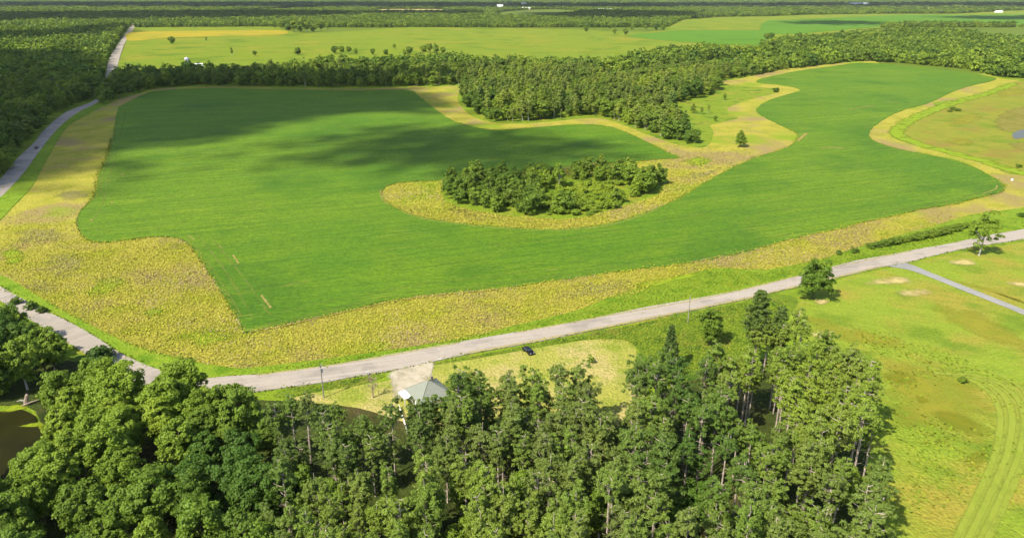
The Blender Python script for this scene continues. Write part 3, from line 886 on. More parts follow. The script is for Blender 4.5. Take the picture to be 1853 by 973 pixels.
# foreground broadleaves round the pond and the road corner
LEFTB = [(50, 800), (52, 545), (60, 512), (66, 486), (92, 474), (135, 472), (180, 474), (222, 476), (250, 479), (285, 484), (318, 486), (340, 500), (345, 520), (300, 560), (330, 800)]
for n_, (poly, sp, lab, grp) in enumerate((([(-80, 575), (-20, 566), (30, 572), (52, 580), (60, 760), (-80, 760)], 7.5, 'leafy broadleaf tree on the near bank of the pond', 'broadleaf trees on the near pond bank'),(LEFTB, 8.2, 'leafy broadleaf tree in the thicket between the pond and the pines', 'broadleaf trees beside the pond'),
                                       ([(-60, 405), (0, 396), (25, 404), (52, 418), (72, 436), (70, 452), (40, 466), (22, 472), (-60, 470)], 7.5, 'leafy broadleaf tree between the pond and the side road', 'broadleaf trees between pond and side road'))):
    for x, y in scatter(poly, sp, 8 + n_):
        tx, ty = project(x, y, 15)
        if ty > 640 or tx < -60:
            continue
        k = rng.integers(6)
        tree('broadleaf_tree', f'oak{k % 3}' if k < 3 else f'maple{k % 3}', x, y, rng.uniform(.78, 1.08), rng.random() * 6.28, lab, 'broadleaf tree', grp)


def at(px, py):
    p = ground(px, py)
    return p.x, p.y


def lone(name, key, px, py, s, label, cat='tree', group=None, sz=1.0, rz=None):
    x, y = at(px, py)
    return tree(name, key, x, y, s, (px * 1.7) % 6.28 if rz is None else rz, label, cat, group, sz)


for px, py, s_, k in ((494, 540, .92, 6), (507, 535, .86, 7), (519, 531, .88, 8), (533, 526, .92, 6)):
    lone('pine_tree', f'pine{k}', px, py, s_, 'bushy pine in the front row hiding the lower half of the house', 'pine tree', 'pines hiding the house')
lone('oak_tree', 'oak0', 216, 480, 1.05, 'wide dark oak overhanging the road junction', 'oak tree')
lone('oak_tree', 'oak1', 120, 478, 1.0, 'dark domed oak behind the bright thicket near the side road', 'oak tree')
lone('oak_tree', 'lone0', 953, 350, 1.1, 'full dark oak standing alone on the lawn side of the front road', 'oak tree')
lone('roadside_tree', 'lone1', 1147, 299, 1.0, 'open-crowned tree with a bare pale trunk beside the front road, its shadow on the lawn', 'tree')
lone('round_tree', 'oak2', 832, 404, .74, 'dark round tree on the grass between the front road and the pines', 'tree')
lone('white_pine', 'whitepine0', 882, 432, .98, 'tallest dark pine rising above the plantation edge', 'pine tree')
lone('white_pine', 'whitepine0', 905, 436, .82, 'dark layered pine just right of the tallest pine', 'pine tree', rz=2.2)
lone('spruce_tree', 'spruce0', 785, 432, 1.25, 'dark bluish spruce poking out at the back of the pine block', 'spruce tree')
lone('meadow_tree', 'lone0', 867, 172, .85, 'dark round tree standing alone in the grassy pocket beside the weed strip', 'tree')
lone('pocket_shrub', 'bush0', 909, 108, 1.6, 'small dark shrub in the weed strip loop by the far field', 'shrub')
lone('sapling', 'sapling0', 692, 425, .95, 'tiny sapling alone on the mown yellow yard', 'sapling')
lone('road_corner_tree', 'mid1', 120, 122, .85, 'dark bushy tree at the bend of the long road', 'tree')

# weeds: real tufts over the near weed field
def tufts(name, polys, spacing, seed, mat, size, h, avoid=(), maxr=420, keep=None, quads=3):
    rng = np.random.default_rng(seed)
    P = np.concatenate([scatter(p, spacing, seed + i, avoid=avoid) for i, p in enumerate(polys)])
    d = np.hypot(P[:, 0], P[:, 1])
    P = P[(d < maxr) & (rng.random(len(P)) < np.clip((maxr - d) / 120, 0, 1))]
    if keep:
        P = P[keep(P, rng)]
    n = len(P)
    out = []
    for k in range(quads):
        a = rng.random(n) * 6.28
        c = np.stack([P[:, 0] + rng.normal(size=n) * size * .5, P[:, 1] + rng.normal(size=n) * size * .5, h * (.35 + .5 * rng.random(n))], 1)
        nn = np.stack([np.cos(a) * .7, np.sin(a) * .7, .6 + .5 * rng.random(n)], 1)
        nn /= np.linalg.norm(nn, axis=1)[:, None]
        t = np.cross(nn, np.array((0, 0, 1.0)))
        t /= np.linalg.norm(t, axis=1)[:, None]
        b = np.cross(nn, t)
        s = (size * (.5 + .8 * rng.random(n)))[:, None]
        out.append(np.stack([c - t * s, c - b * s * .8, c + t * s, c + b * s * .8], 1))
    me = quads_mesh(name, np.concatenate(out), mat)
    o = bpy.data.objects.new(name, me)
    COL.objects.link(o)
    return tag(o, kind='stuff')


def weed_mat():
    m = NT('weed_tufts', .9, .1)
    rp = m.geo.outputs['Random Per Island']
    c = m.mix(rp, (.285, .265, .036), (.40, .355, .05))
    c = m.mix(m.noise(14, .45, .66, 5), c, (.29, .30, .022))
    g = m.math('GREATER_THAN', rp, m.noise(9, .05, .8, 4, off=5))
    c = m.mix(m.math('MULTIPLY', g, .6), c, (.20, .215, .03))
    c = m.mix(m.math('MULTIPLY', m.math('LESS_THAN', rp, m.math('MULTIPLY', m.noise(30, .5, .62, 5, off=77), .45)), .8), c, (.29, .215, .13))
    m.color(c)
    return m.m


M['weedtuft'] = weed_mat()
tufts('goldenrod', [WEEDS], .64, 300, M['weedtuft'], .27, .75, avoid=[CROP, ISLAND], quads=2)
tufts('goldenrod', [WEEDS_MID], 1.1, 310, M['weedtuft'], .38, .7, avoid=[CROP, ISLAND], maxr=520, quads=2)


def edge_tufts(name, px, n_per_m, width, seed, mat, size, h, maxr=600):
    """Ragged growth along an outline, so that no edge is a clean cut."""
    rng = np.random.default_rng(seed)
    o = np.array(trace(px, 4))
    q = np.roll(o, -1, 0)
    L = np.linalg.norm(q - o, axis=1)
    P = []
    for a, b, l in zip(o, q, L):
        if np.hypot(*a) > maxr or l < .01:
            continue
        k = rng.poisson(l * n_per_m)
        t = rng.random((k, 1))
        nrm = np.array((-(b - a)[1], (b - a)[0])) / l
        P.append(a + (b - a) * t + nrm * (rng.normal(size=(k, 1)) * width * (.5 + .5 * np.sin(a[0] / 7 + a[1] / 11))))
    P = np.concatenate(P)
    n = len(P)
    C = np.concatenate([P, np.full((n, 1), h) * rng.uniform(.7, 1.1, (n, 1))], 1)
    V = leaf_quads(rng, C, np.full(n, size * .6), 2, size, .6, .8)
    o = bpy.data.objects.new(name, quads_mesh(name, V, mat))
    COL.objects.link(o)
    return tag(o, kind='stuff')


m = NT('crop_edge', .85, .1)
m.color(m.mix(m.geo.outputs['Random Per Island'], (.075, .165, .007), (.11, .205, .01)))
M['cropedge'] = m.m
edge_tufts('soybean_edge', CROP, 4.5, 1.3, 350, M['cropedge'], .28, .32)
edge_tufts('goldenrod', CROP, 3.2, 1.8, 351, M['weedtuft'], .26, .5)
m = NT('grass_tufts', .9, .1)
m.color(m.mix(m.geo.outputs['Random Per Island'], m.mix(m.noise(12, .4, .6, 4), (.155, .22, .014), (.215, .22, .02)), (.105, .165, .012)))
M['grasstuft'] = m.m
tufts('tall_grass', [[(930, 370), (1000, 380), (1090, 405), (1200, 450), (1200, 600), (1050, 700), (1020, 560), (1030, 500), (990, 440)]], 1.0, 320, M['grasstuft'], .38, .4, quads=2,
      keep=lambda P, r: r.random(len(P)) < np.clip(.35 + .5 * np.sin(P[:, 0] / 9 + np.sin(P[:, 1] / 6)) * np.sin(P[:, 1] / 13 + 1.3 * np.sin(P[:, 0] / 11)) - .0022 * np.hypot(P[:, 0] - 118, P[:, 1] - 162) ** 1.4, 0, .8))
tufts('verge_grass', [[(300, 434), (397, 421), (494, 406), (600, 385), (681, 365), (762, 337), (835, 318), (900, 318), (970, 303), (1092, 268), (1200, 247), (1200, 266), (1075, 291), (970, 312), (843, 343), (713, 368), (543, 398), (365, 430)],
                      [(500, 429), (600, 409), (746, 380), (873, 354), (925, 352), (880, 420), (790, 440), (742, 404), (690, 397), (640, 404), (570, 416)], [(345, 455), (446, 439), (400, 455), (345, 464)]], .8, 330, M['grasstuft'], .28, .5, quads=2)
edge_tufts('verge_grass', ROAD_A_TOP + ROAD_A_LOW, 1.3, .7, 352, M['grasstuft'], .3, .3)
edge_tufts('verge_grass', ROAD_B_TOP + ROAD_B_LOW, 1.3, .8, 353, M['grasstuft'], .3, .3)

# woods: the nearest trees one by one, what lies behind them as woodland
BELT = [(112, 118), (128, 100), (140, 92), (155, 87.5), (215, 86), (228, 84), (240, 86), (300, 86), (420, 82), (480, 79), (545, 77), (562, 84), (545, 100), (480, 101.2), (400, 102), (300, 101.5), (225, 100), (188, 102.5), (160, 108), (140, 115), (122, 121)]
BELT2 = [(300, 86), (345, 82), (400, 76), (440, 79), (500, 73), (540, 72), (580, 80), (545, 84), (480, 84), (400, 86)]
MIDW = [(541, 110), (545, 92), (570, 84), (620, 82), (690, 88), (735, 92), (800, 84.5), (840, 80), (880, 77), (905, 83), (880, 89), (860, 92), (840, 95), (845, 104), (830, 112), (800, 118), (785, 128), (790, 140), (797, 150), (820, 168),
        (790, 166), (762, 156), (735, 146), (715, 139), (695, 135), (660, 138), (630, 141), (600, 143), (575, 141), (560, 136), (547, 126)]
UPB = [(560, 84), (600, 82), (640, 82), (690, 86), (720, 84), (760, 78), (800, 73), (850, 68), (900, 65), (905, 62), (850, 64), (840, 60), (790, 62), (760, 66), (740, 72), (690, 78), (620, 76), (560, 78)]
RIGHTW = [(880, 82), (900, 84.5), (960, 76.5), (1003, 71), (1060, 74), (1100, 78), (1130, 80.5), (1150, 85), (1170, 90), (1210, 92.5), (1400, 104), (1400, 44), (1200, 48), (1145, 46), (1140, 41), (1070, 38), (1000, 43), (940, 49), (893, 50), (890, 56), (930, 60), (905, 64), (925, 68), (860, 78)]
LEFTW = [(-400, 250), (-60, 240), (-20, 222), (0, 207), (17, 185), (37, 163), (50, 149), (74, 128), (104, 117), (113, 110), (119, 98), (122, 84), (126, 68), (136, 50), (145, 38), (149, 31), (152, 25), (-500, 25)]
ISL = [[(524, 222), (526, 236), (545, 243), (586, 250.5), (628, 253), (634, 240), (642, 226), (658, 214), (655, 208), (600, 209), (556, 211)],
       [(730, 212), (732, 228), (745, 231), (768, 226), (778, 214), (770, 207), (750, 205)], [(645, 249), (662, 254), (684, 250), (678, 245), (658, 243)], [(706, 239), (720, 240), (732, 235), (720, 232)], [(660, 212), (700, 213), (735, 212), (732, 204), (690, 203.5), (660, 206)]]
rng = np.random.default_rng(404)
WOOD = []                     # x, y, kind, wood
for wid, (poly, sp) in enumerate(((BELT, 8.5), (BELT2, 9), (MIDW, 7.2), (UPB, 9), (RIGHTW, 8.8), (LEFTW, 8.2))):
    P = scatter(poly, sp, 500 + wid, avoid=OPEN_FAR[1:] if wid >= 4 else OPEN_FAR[2:3])
    d = np.hypot(P[:, 0], P[:, 1])
    pj = np.array([project(x, y, 8) for x, y in P])
    k = (pj[:, 0] > -60) & (pj[:, 0] < 1260) & (d < 2600)
    WOOD.append(P[k])
NAMES = [('tree in the shaded belt along the far edge of the crop field', 'trees of the shaded belt'), ('sunlit tree behind the shaded belt', 'sunlit trees behind the belt'),
         ('tree in the sunlit wood above the yellow weed strip', 'trees of the middle wood'), ('tree in the line above the bright valley meadow', 'trees above the valley meadow'),
         ('tree in the dense wood beyond the far end of the crop field', 'trees of the far right wood'), ('tree in the shaded wood left of the long road', 'trees of the left wood')]
ISLAND_TREES = np.concatenate([scatter(p, 7.4, 600 + i) for i, p in enumerate(ISL)])
for x, y in ISLAND_TREES:
    k = rng.integers(5)
    tree('copse_tree', ('mid0', 'light0', 'mid2', 'light1', 'dark0')[k], x, y, rng.uniform(.55, 1.12), rng.random() * 6.28, 'bushy tree of the copse islanded in the crop field', 'tree', 'trees of the island copse')
for i in range(2):
    broadleaf(f'brush{i}', 86 + i, 2.6, 2.4, 'leaf_bright', 26, 30, .34, .6, 1.0, z0=.0, limbs=4)
for x, y in scatter([(636, 238), (655, 217), (690, 214), (724, 213), (738, 232), (735, 239), (712, 247), (690, 252), (640, 255), (600, 253), (636, 247)], 5.0, 640):
    tree('copse_shrub', f'brush{rng.integers(2)}', x, y, rng.uniform(.5, 1.45), rng.random() * 6.28, 'bright green shrub in the open part of the island copse', 'shrub', 'bright shrubs of the island copse')
lone('copse_tree', 'lone1', 655, 222, .78, 'tallest open-crowned tree of the island copse', 'tree')
lone('copse_tree', 'lone0', 756, 224, .98, 'large dark tree at the right end of the island copse', 'tree')
lone('copse_tree', 'lone0', 532, 232, .9, 'tree with a pale trunk at the left end of the island copse', 'tree')
nb = {0: 62, 2: 88, 4: 34, 5: 46}
REST = {}
for wid, P in enumerate(WOOD):
    d = np.hypot(P[:, 0], P[:, 1])
    o_ = np.argsort(d)
    n_ = nb.get(wid, 0)
    for i in o_[:n_]:
        x, y = P[i]
        k = rng.integers(10)
        key = ('mid0', 'mid1', 'mid2', 'mid3', 'light0', 'light1', 'dark0', 'dark0', 'aspen0', 'aspen1')[k] if wid != 2 else ('mid0', 'mid2', 'mid3', 'light0', 'light1', 'dark0', 'aspen0', 'aspen1', 'aspen2', 'aspen1')[k]
        tree('woodland_tree', key, x, y, rng.uniform(.55, 1.4) * (1.08 if wid in (0, 5) else .98), rng.random() * 6.28, NAMES[wid][0], 'tree', NAMES[wid][1])
    REST[wid] = P[o_[n_:]]


def woodland(name, P, keys, smin, smax, seed, sz=(1, 1)):
    """Many trees no one could count: one object that sets crowns on its points."""
    rng = np.random.default_rng(seed)
    n = len(P)
    me = bpy.data.meshes.new(name)
    me.vertices.add(n)
    co = np.zeros((n, 3), np.float32)
    co[:, :2] = P
    me.vertices.foreach_set('co', co.ravel())
    s = rng.uniform(smin, smax, n)
    a = me.attributes.new('size', 'FLOAT_VECTOR', 'POINT')
    a.data.foreach_set('vector', np.stack([s, s, s * rng.uniform(sz[0], sz[1], n)], 1).astype(np.float32).ravel())
    a = me.attributes.new('turn', 'FLOAT', 'POINT')
    a.data.foreach_set('value', (rng.random(n) * 6.28).astype(np.float32))
    a = me.attributes.new('pick', 'INT', 'POINT')
    a.data.foreach_set('value', rng.integers(len(keys), size=n).astype(np.int32))
    me.update()
    o = bpy.data.objects.new(name, me)
    COL.objects.link(o)
    tag(o, kind='stuff')
    ng = bpy.data.node_groups.new(name, 'GeometryNodeTree')
    ng.interface.new_socket('Geometry', in_out='INPUT', socket_type='NodeSocketGeometry')
    ng.interface.new_socket('Geometry', in_out='OUTPUT', socket_type='NodeSocketGeometry')
    N, L = ng.nodes, ng.links
    gi, go = N.new('NodeGroupInput'), N.new('NodeGroupOutput')
    iop = N.new('GeometryNodeInstanceOnPoints')
    gti = N.new('GeometryNodeGeometryToInstance')
    for k in reversed(keys):
        oi = N.new('GeometryNodeObjectInfo')
        oi.inputs['Object'].default_value = SRC[k]
        L.new(oi.outputs['Geometry'], gti.inputs[0])
    iop.inputs['Pick Instance'].default_value = True
    for nm, typ, sock in (('size', 'FLOAT_VECTOR', 'Scale'), ('pick', 'INT', 'Instance Index')):
        at_ = N.new('GeometryNodeInputNamedAttribute')
        at_.data_type = typ
        at_.inputs['Name'].default_value = nm
        L.new(at_.outputs['Attribute'], iop.inputs[sock])
    at_ = N.new('GeometryNodeInputNamedAttribute')
    at_.data_type = 'FLOAT'
    at_.inputs['Name'].default_value = 'turn'
    cx = N.new('ShaderNodeCombineXYZ')
    L.new(at_.outputs['Attribute'], cx.inputs['Z'])
    L.new(cx.outputs[0], iop.inputs['Rotation'])
    L.new(gi.outputs[0], iop.inputs['Points'])
    L.new(gti.outputs[0], iop.inputs['Instance'])
    L.new(iop.outputs[0], go.inputs[0])
    o.modifiers.new('woodland', 'NODES').node_group = ng
    return o


SRC = {}
for k in ['light0', 'light1', 'dark0'] + [f'mid{i}' for i in range(4)] + [f'aspen{i}' for i in range(3)] + [f'far{i}' for i in range(3)]:
    SRC[k] = instance_source(k)
for wid, nm in enumerate(('belt_woodland', 'sunlit_woodland', 'middle_woodland', 'valley_woodland', 'right_woodland', 'left_woodland')):
    P = REST[wid]
    d = np.hypot(P[:, 0], P[:, 1])
    for part, keys in ((P[d < 1000], ['mid0', 'mid1', 'mid2', 'mid3', 'light0', 'light1', 'dark0', 'dark0'] + (['aspen0', 'aspen1', 'aspen2'] * 2 if wid == 2 else ['aspen1'])), (P[d >= 1000], ['far0', 'far1', 'far2'])):
        if len(part):
            woodland(nm, part, keys, .52, 1.42, 700 + wid, (.8, 1.2))
# forests to the horizon: clumps that grow coarser with distance, except where there are fields
rng = np.random.default_rng(900)
for ring, (r0, r1, sp, smin, smax, sz) in enumerate(((1500, 2800, 10, .8, 1.2, (.9, 1.2)), (2800, 5000, 20, 1.6, 2.4, (.45, .65)), (5000, 14000, 46, 3.6, 5.5, (.2, .32)))):
    xs, ys = np.arange(-r1 * .82, r1 * .82, sp), np.arange(r0 * .7, r1, sp)
    X, Y = np.meshgrid(xs, ys)
    X, Y = X.ravel() + rng.uniform(-.45, .45, X.size) * sp, Y.ravel() + rng.uniform(-.45, .45, X.size) * sp
    d = np.hypot(X, Y)
    yy = Y * CT + CAM_H * ST
    px, py = CX + FOCAL * X / yy, CY + FOCAL * (CAM_H * CT - Y * ST) / yy
    k = (d > r0) & (d < r1) & (px > -40) & (px < 1240) & (py < (32 if ring == 0 else 33))
    for a in OPEN_FAR:
        k &= ~inside(a, px, py)
    if ring == 0:
        for a in (LEFTW, RIGHTW):
            k &= ~(inside(a, px, py) & (d < 2600))
    if ring > 0:    # scattered small clearings
        k &= (np.sin(X / 310 + 1) + np.sin(Y / 520 + X / 900) + np.sin(X / 140 - Y / 700)) < 1.75
    k &= ~inside(ROAD_PX, px, py)
    woodland('distant_woodland', np.stack([X[k], Y[k]], 1), ['far0', 'far1', 'far2'], smin, smax, 910 + ring, sz)

# low wooded ridges on the horizon
def ridge(y0, hgt, seed):
    rng = np.random.default_rng(seed)
    ph = rng.random(6) * 6.28
    xs = np.linspace(-22000, 22000, 221)
    hh = hgt * (.55 + .22 * np.sin(xs / 2300 + ph[0]) + .14 * np.sin(xs / 900 + ph[1]) + .08 * np.sin(xs / 340 + ph[2]))
    V, F = [], []
    for j, (dy, f) in enumerate(((0, 0), (900, .5), (1800, .9), (2600, 1), (4500, 0))):
        for x, h in zip(xs, hh):
            V.append((x, y0 + dy + 300 * math.sin(x / 1700 + seed), h * f - .4))
    n = len(xs)
    for j in range(4):
        for i in range(n - 1):
            F.append((j * n + i, j * n + i + 1, (j + 1) * n + i + 1, (j + 1) * n + i))
    return tag(mesh_obj('hills', V, F, M['farground'], None, True), kind='structure')


ridge(13500, 70, 1)
ridge(19500, 150, 2)

# lone trees of the far field and round the farms
for i, (px, py, s) in enumerate(((322, 33, 1.1), (330, 34.5, 1.3), (338, 36, 1.4), (345, 37.5, 1.3), (352, 38, 1.5), (360, 37.5, 1.4), (368, 37, 1.3), (376, 36.5, 1.1), (342, 33.5, 1.5), (355, 34, 1.6), (332, 32, 1.5), (384, 35, .8))):
    lone('grove_tree', ('dark0', 'mid1', 'light1', 'mid3')[i % 4], px, py, s * 1.9, 'dark tree of the grove jutting into the top of the far field', 'tree', 'grove at the top of the far field')
FAR_SINGLE = [(202, 52, .75, 'dark0', 'round dark tree alone in the yellow-green far field, nearest the long road'), (242, 49, .38, 'aspen1', 'small thin tree just right of the round field tree'), (272, 65, .5, 'aspen0', 'slender tree in the far field right of the silo'),
              (299, 66, .45, 'mid1', 'small round bush-like tree standing alone in the far field'), (349, 64, .75, 'light1', 'flat-topped tree standing alone in the middle of the far field'), (356, 68, .3, 'bush0', 'low bush below the flat-topped field tree')]
for px, py, s, k, lab in FAR_SINGLE:
    lone('field_tree', k, px, py, s * 2.0, lab, 'tree')
for i, (px, py, s) in enumerate(((392, 63, .8), (400, 61, .85), (409, 63, .75), (417, 63.5, .6), (437, 64, .6), (452, 64, .7), (462, 57, .55), (474, 65, .6), (480, 64, .8), (496, 61, .95), (503, 62, 1.0), (511, 62.5, .95), (519, 63, .7))):
    lone('pasture_tree', ('dark0', 'light1', 'mid1', 'light0')[i % 4], px, py, s * 1.6, 'scattered tree on the pasture behind the sunlit belt', 'tree', 'scattered pasture trees')
for i, (px, py, s) in enumerate(((687, 37.5, .7), (714, 33, .9), (720, 40.5, .8), (733, 41, .8), (741, 35, .8), (757, 35, .7), (769, 35.5, .9), (776, 35.5, .9))):
    lone('farmyard_tree', ('dark0', 'light1', 'mid1')[i % 3], px, py, s * 1.9, 'dark round tree standing around the far white farm', 'tree', 'farmyard trees')
for i, (px, py, s) in enumerate(((1138, 31.5, 1.1), (1143, 31.5, 1.2), (1164, 31.5, 1.1), (1180, 31.5, 1.2), (1186, 31.5, 1.2), (898, 48, 1.1), (904, 47, 1.0))):
    lone('field_edge_tree', ('dark0', 'mid1')[i % 2], px, py, s * 1.5, 'dark tree at the edge of the far green field by the right wood', 'tree', 'far field edge trees')
for px, py, s, k in ((838, 142, .45, 'mid1'), (822, 134, .5, 'aspen1'), (830, 133, .55, 'aspen2'), (803, 138, .5, 'aspen0'), (812, 132, .6, 'mid2'), (849, 117, .5, 'mid3'), (806, 168, .62, 'mid0'), (815, 168, .6, 'mid3'), (795, 164, .62, 'mid2')):
    lone('meadow_edge_tree', k, px, py, s, 'smaller tree straggling from the middle wood into the meadow pocket', 'tree', 'trees straggling into the meadow')
for i, (px, py, s) in enumerate(((1001, 296, .75), (983, 298, .6), (1020, 291, .8), (1036, 288, .95), (1043, 287, .95), (1062, 283, .8), (1072, 281, .9), (1082, 279, .95), (1092, 277, .95), (1101, 275, 1.0), (1110, 273, 1.0), (1117, 271, .95), (1124, 268, .8), (1142, 264, .7), (1196, 254, .7), (1048, 285.5, 1.0), (1054, 284.5, .9), (1067, 282, 1.0), (1077, 280, 1.05), (1087, 278, 1.0), (1097, 276, 1.05), (1106, 274, 1.05), (1120, 269.5, 1.0), (1130, 267, .85), (1028, 290, .8))):
    lone('roadside_bush', f'bush{i % 2}', px, py, s, 'dark bush in the hedge line along the far side of the front road', 'bush', 'roadside bushes')
for px, py, s in ((1117, 128.5, 1.3), (1122, 130, 1.2), (1113, 131, .9)):
    lone('marsh_bush', 'bush1', px, py, s, 'low dark bush in the marsh by the far weed strip', 'bush', 'marsh bushes', sz=.7)
lone('marsh_bush', 'bush0', 1193, 196, .9, 'dark bush on the near edge of the marsh', 'bush', sz=.8)
lone('marsh_bush', 'bush0', 1128, 448, .55, 'single dark weed clump in the rough grass of the lawn', 'bush')
for i, (px, py, s) in enumerate(((37, 362, .9), (50, 366, .7), (20, 356, .8), (117, 425, 1.6), (122, 421, 1.3))):
    lone('side_road_bush', f'bush{i % 2}', px, py, s, 'bush growing at the edge of the side road', 'bush', 'bushes along the side road')

# ------------------------------------------------------------------ buildings
M['white_wall'] = plain('white_siding', (.74, .73, .69), .6, .3, var=.08)
M['white_roof'] = plain('white_metal_roof', (.70, .72, .74), .45, .4, var=.08)
M['grey_roof'] = plain('grey_metal_roof', (.36, .38, .42), .45, .4, var=.12)
M['green_roof'] = plain('green_shingles', (.225, .24, .20), .85, .2, var=.18, size=.35)
M['glass'] = plain('window_glass', (.03, .04, .05), .08, .5, var=.1)
M['dark_door'] = plain('dark_door', (.07, .06, .05), .6, .3)
M['red_wall'] = plain('red_siding', (.28, .06, .04), .7, .2)
M['concrete'] = plain('silo_concrete', (.23, .21, .195), .85, .2, var=.2, size=2.5)
M['dome'] = plain('silo_dome', (.38, .40, .43), .4, .5, var=.1)
M['wood_pole'] = plain('pole_wood', (.32, .29, .25), .9, .1, var=.3)
M['metal'] = plain('galvanised_metal', (.55, .57, .58), .4, .5)
M['wire'] = plain('wire', (.05, .05, .05), .5, .3)
M['paint_black'] = plain('black_paint', (.006, .005, .008), .18, .5, var=.1)
M['paint_dark'] = plain('dark_red_paint', (.035, .022, .022), .22, .5, var=.1)
M['tyre'] = plain('tyre_rubber', (.012, .012, .012), .9, .1)
M['rim'] = plain('wheel_rim', (.42, .42, .44), .3, .5, metal=.7)
M['lamp_white'] = plain('headlight_glass', (.65, .66, .68), .1, .5)
M['lamp_red'] = plain('taillight_glass', (.32, .012, .01), .15, .5)
M['dead'] = plain('dead_twigs', (.34, .26, .20), .9, .1, var=.3)


def gable_house(name, loc, rz, L, W, H, ridge_h, wall, roof, label, cat, nwin=3, group=None):
    """Walls, a pitched roof with eaves, windows and a door."""
    t = empty(name, loc, rz, label, cat, group)
    mb = MB()
    x, y = L / 2, W / 2
    mb.add([(-x, -y, 0), (x, -y, 0), (x, y, 0), (-x, y, 0), (-x, -y, H), (x, -y, H), (x, y, H), (-x, y, H), (-x, 0, H + ridge_h), (x, 0, H + ridge_h)],
           [(0, 1, 5, 4), (2, 3, 7, 6), (1, 2, 6, 9, 5), (3, 0, 4, 8, 7)])
    mb.build('wall', wall, t)
    e = .5
    sl_ = ridge_h / y
    mb = MB()
    for s in (-1, 1):
        a = [(-x - e, s * (y + e), H - e * sl_ + .05), (x + e, s * (y + e), H - e * sl_ + .05), (x + e, 0, H + ridge_h + .05), (-x - e, 0, H + ridge_h + .05)]
        mb.add(a + [(p[0], p[1], p[2] + .2) for p in a], [(0, 1, 2, 3), (7, 6, 5, 4), (0, 4, 5, 1), (1, 5, 6, 2), (2, 6, 7, 3), (3, 7, 4, 0)])
    mb.build('roof', roof, t)
    for i in range(nwin):
        mb = MB()
        mb.box((-x + L * (i + .5) / nwin, -y - .03, H * .55), (min(1.4, L / nwin * .4), .1, 1.2))
        mb.build('window', M['glass'], t)
    mb = MB()
    mb.box((x + .04, 0, 1.4), (.1, min(3.0, W * .35), 2.8))
    mb.build('door', M['dark_door'], t)
    return t


# the house behind the pines: pyramid hip roof
hp = ground(503, 468.5)
t = empty('house', (hp.x, hp.y, .1), R(33), 'white house with a green hip roof half hidden behind the pines', 'house')
a = 4.9
mb = MB()
mb.box((0, 0, 1.4), (2 * a - .9, 2 * a - .9, 2.8))
mb.build('wall', M['white_wall'], t)
mb = MB()
lo_, hi_ = 2.72, 6.2
for i in range(4):
    c0, c1 = [((-a, -a), (a, -a), (a, a), (-a, a))[j % 4] for j in (i, i + 1)]
    mb.add([(*c0, lo_), (*c1, lo_), (0, 0, hi_), (*c0, lo_ - .2), (*c1, lo_ - .2)], [(0, 1, 2), (0, 3, 4, 1)])
ro = mb.build('roof', M['green_roof'], t)
mb = MB()
for i in range(4):
    c0 = ((-a, -a), (a, -a), (a, a), (-a, a))[i]
    mb.tube([(c0[0], c0[1], lo_ + .03), (0, 0, hi_ + .04)], [.09, .09], 4)
mb.build('hip_cap', M['green_roof'], ro)
mb = MB()
mb.box((1.6, 1.2, 5.6), (.6, .6, 1.6))
mb.build('chimney', M['concrete'], ro)
for sx, sy, rz in ((-2, -1, 0), (2, -1, 0), (-1, -2, 1), (-1, 2, 1)):
    mb = MB()
    k = a - .44
    if rz:
        mb.box((-k, sy, 1.6), (.08, 1.2, 1.1))
    else:
        mb.box((sx, -k, 1.6), (1.2, .08, 1.1))
    mb.build('window', M['glass'], t)
mb = MB()
mb.box((-a - .9, 2.6, 2.35), (2.4, 4.2, .22))
for px_, py_ in ((-a - 1.9, .7), (-a - 1.9, 4.5)):
    mb.box((px_, py_, 1.12), (.18, .18, 2.24))
mb.build('porch', M['white_roof'], t)
mb = MB()
mb.box((-k, 2.0 - 2.0, 1.05), (.1, 1.0, 2.1))
mb.build('door', M['dark_door'], t)

# white picket line running down into the pines
f0, f1 = ground(468, 479), ground(478, 509)
t = empty('picket_fence', f0, 0, 'white picket fence running from the house down into the pines', 'fence')
dv = (f1 - f0)
nn = 16
ang = math.atan2(dv.y, dv.x)
for i in range(nn):
    mb = MB()
    p = dv * (i / (nn - 1))
    mb.box((p.x, p.y, .75), (.09, .5, 1.5), ang - math.pi / 2 + .4 * math.sin(i * 2.3))
    mb.build('picket', M['white_wall'], t)
mb = MB()
mb.tube([(0, 0, .9), (dv.x, dv.y, .9)], [.05, .05], 4)
mb.build('rail', M['white_wall'], t)

# silo and barn at the belt
sp_ = ground(221, 83.5)
t = empty('silo', (sp_.x, sp_.y, 0), 0, 'grey concrete silo with a pale dome standing out of the shaded belt', 'silo')
mb = MB()
mb.lathe([(3.2, 0), (3.2, 17)], 24)
sh = mb.build('shaft', M['concrete'], t, True)
for i in range(12):
    mb = MB()
    mb.lathe([(3.2, i * 1.4 + .6), (3.27, i * 1.4 + .64), (3.27, i * 1.4 + .76), (3.2, i * 1.4 + .8)], 24)
    mb.build('hoop', M['metal'], sh)
mb = MB()
mb.lathe([(3.35, 17)] + [(3.35 * math.cos(R(q)), 17 + 2.6 * math.sin(R(q))) for q in (0, 20, 40, 60, 80, 89)], 24)
mb.build('dome', M['dome'], t, True)
mb = MB()
mb.box((0, -3.6, 8.5), (1.0, .8, 17))
mb.build('chute', M['concrete'], t)
bp = ground(232, 84)
gable_house('barn', (bp.x, bp.y, 0), R(12), 15, 11, 6.0, 5.5, M['white_wall'], M['white_roof'], 'white-roofed barn beside the grey silo', 'barn')

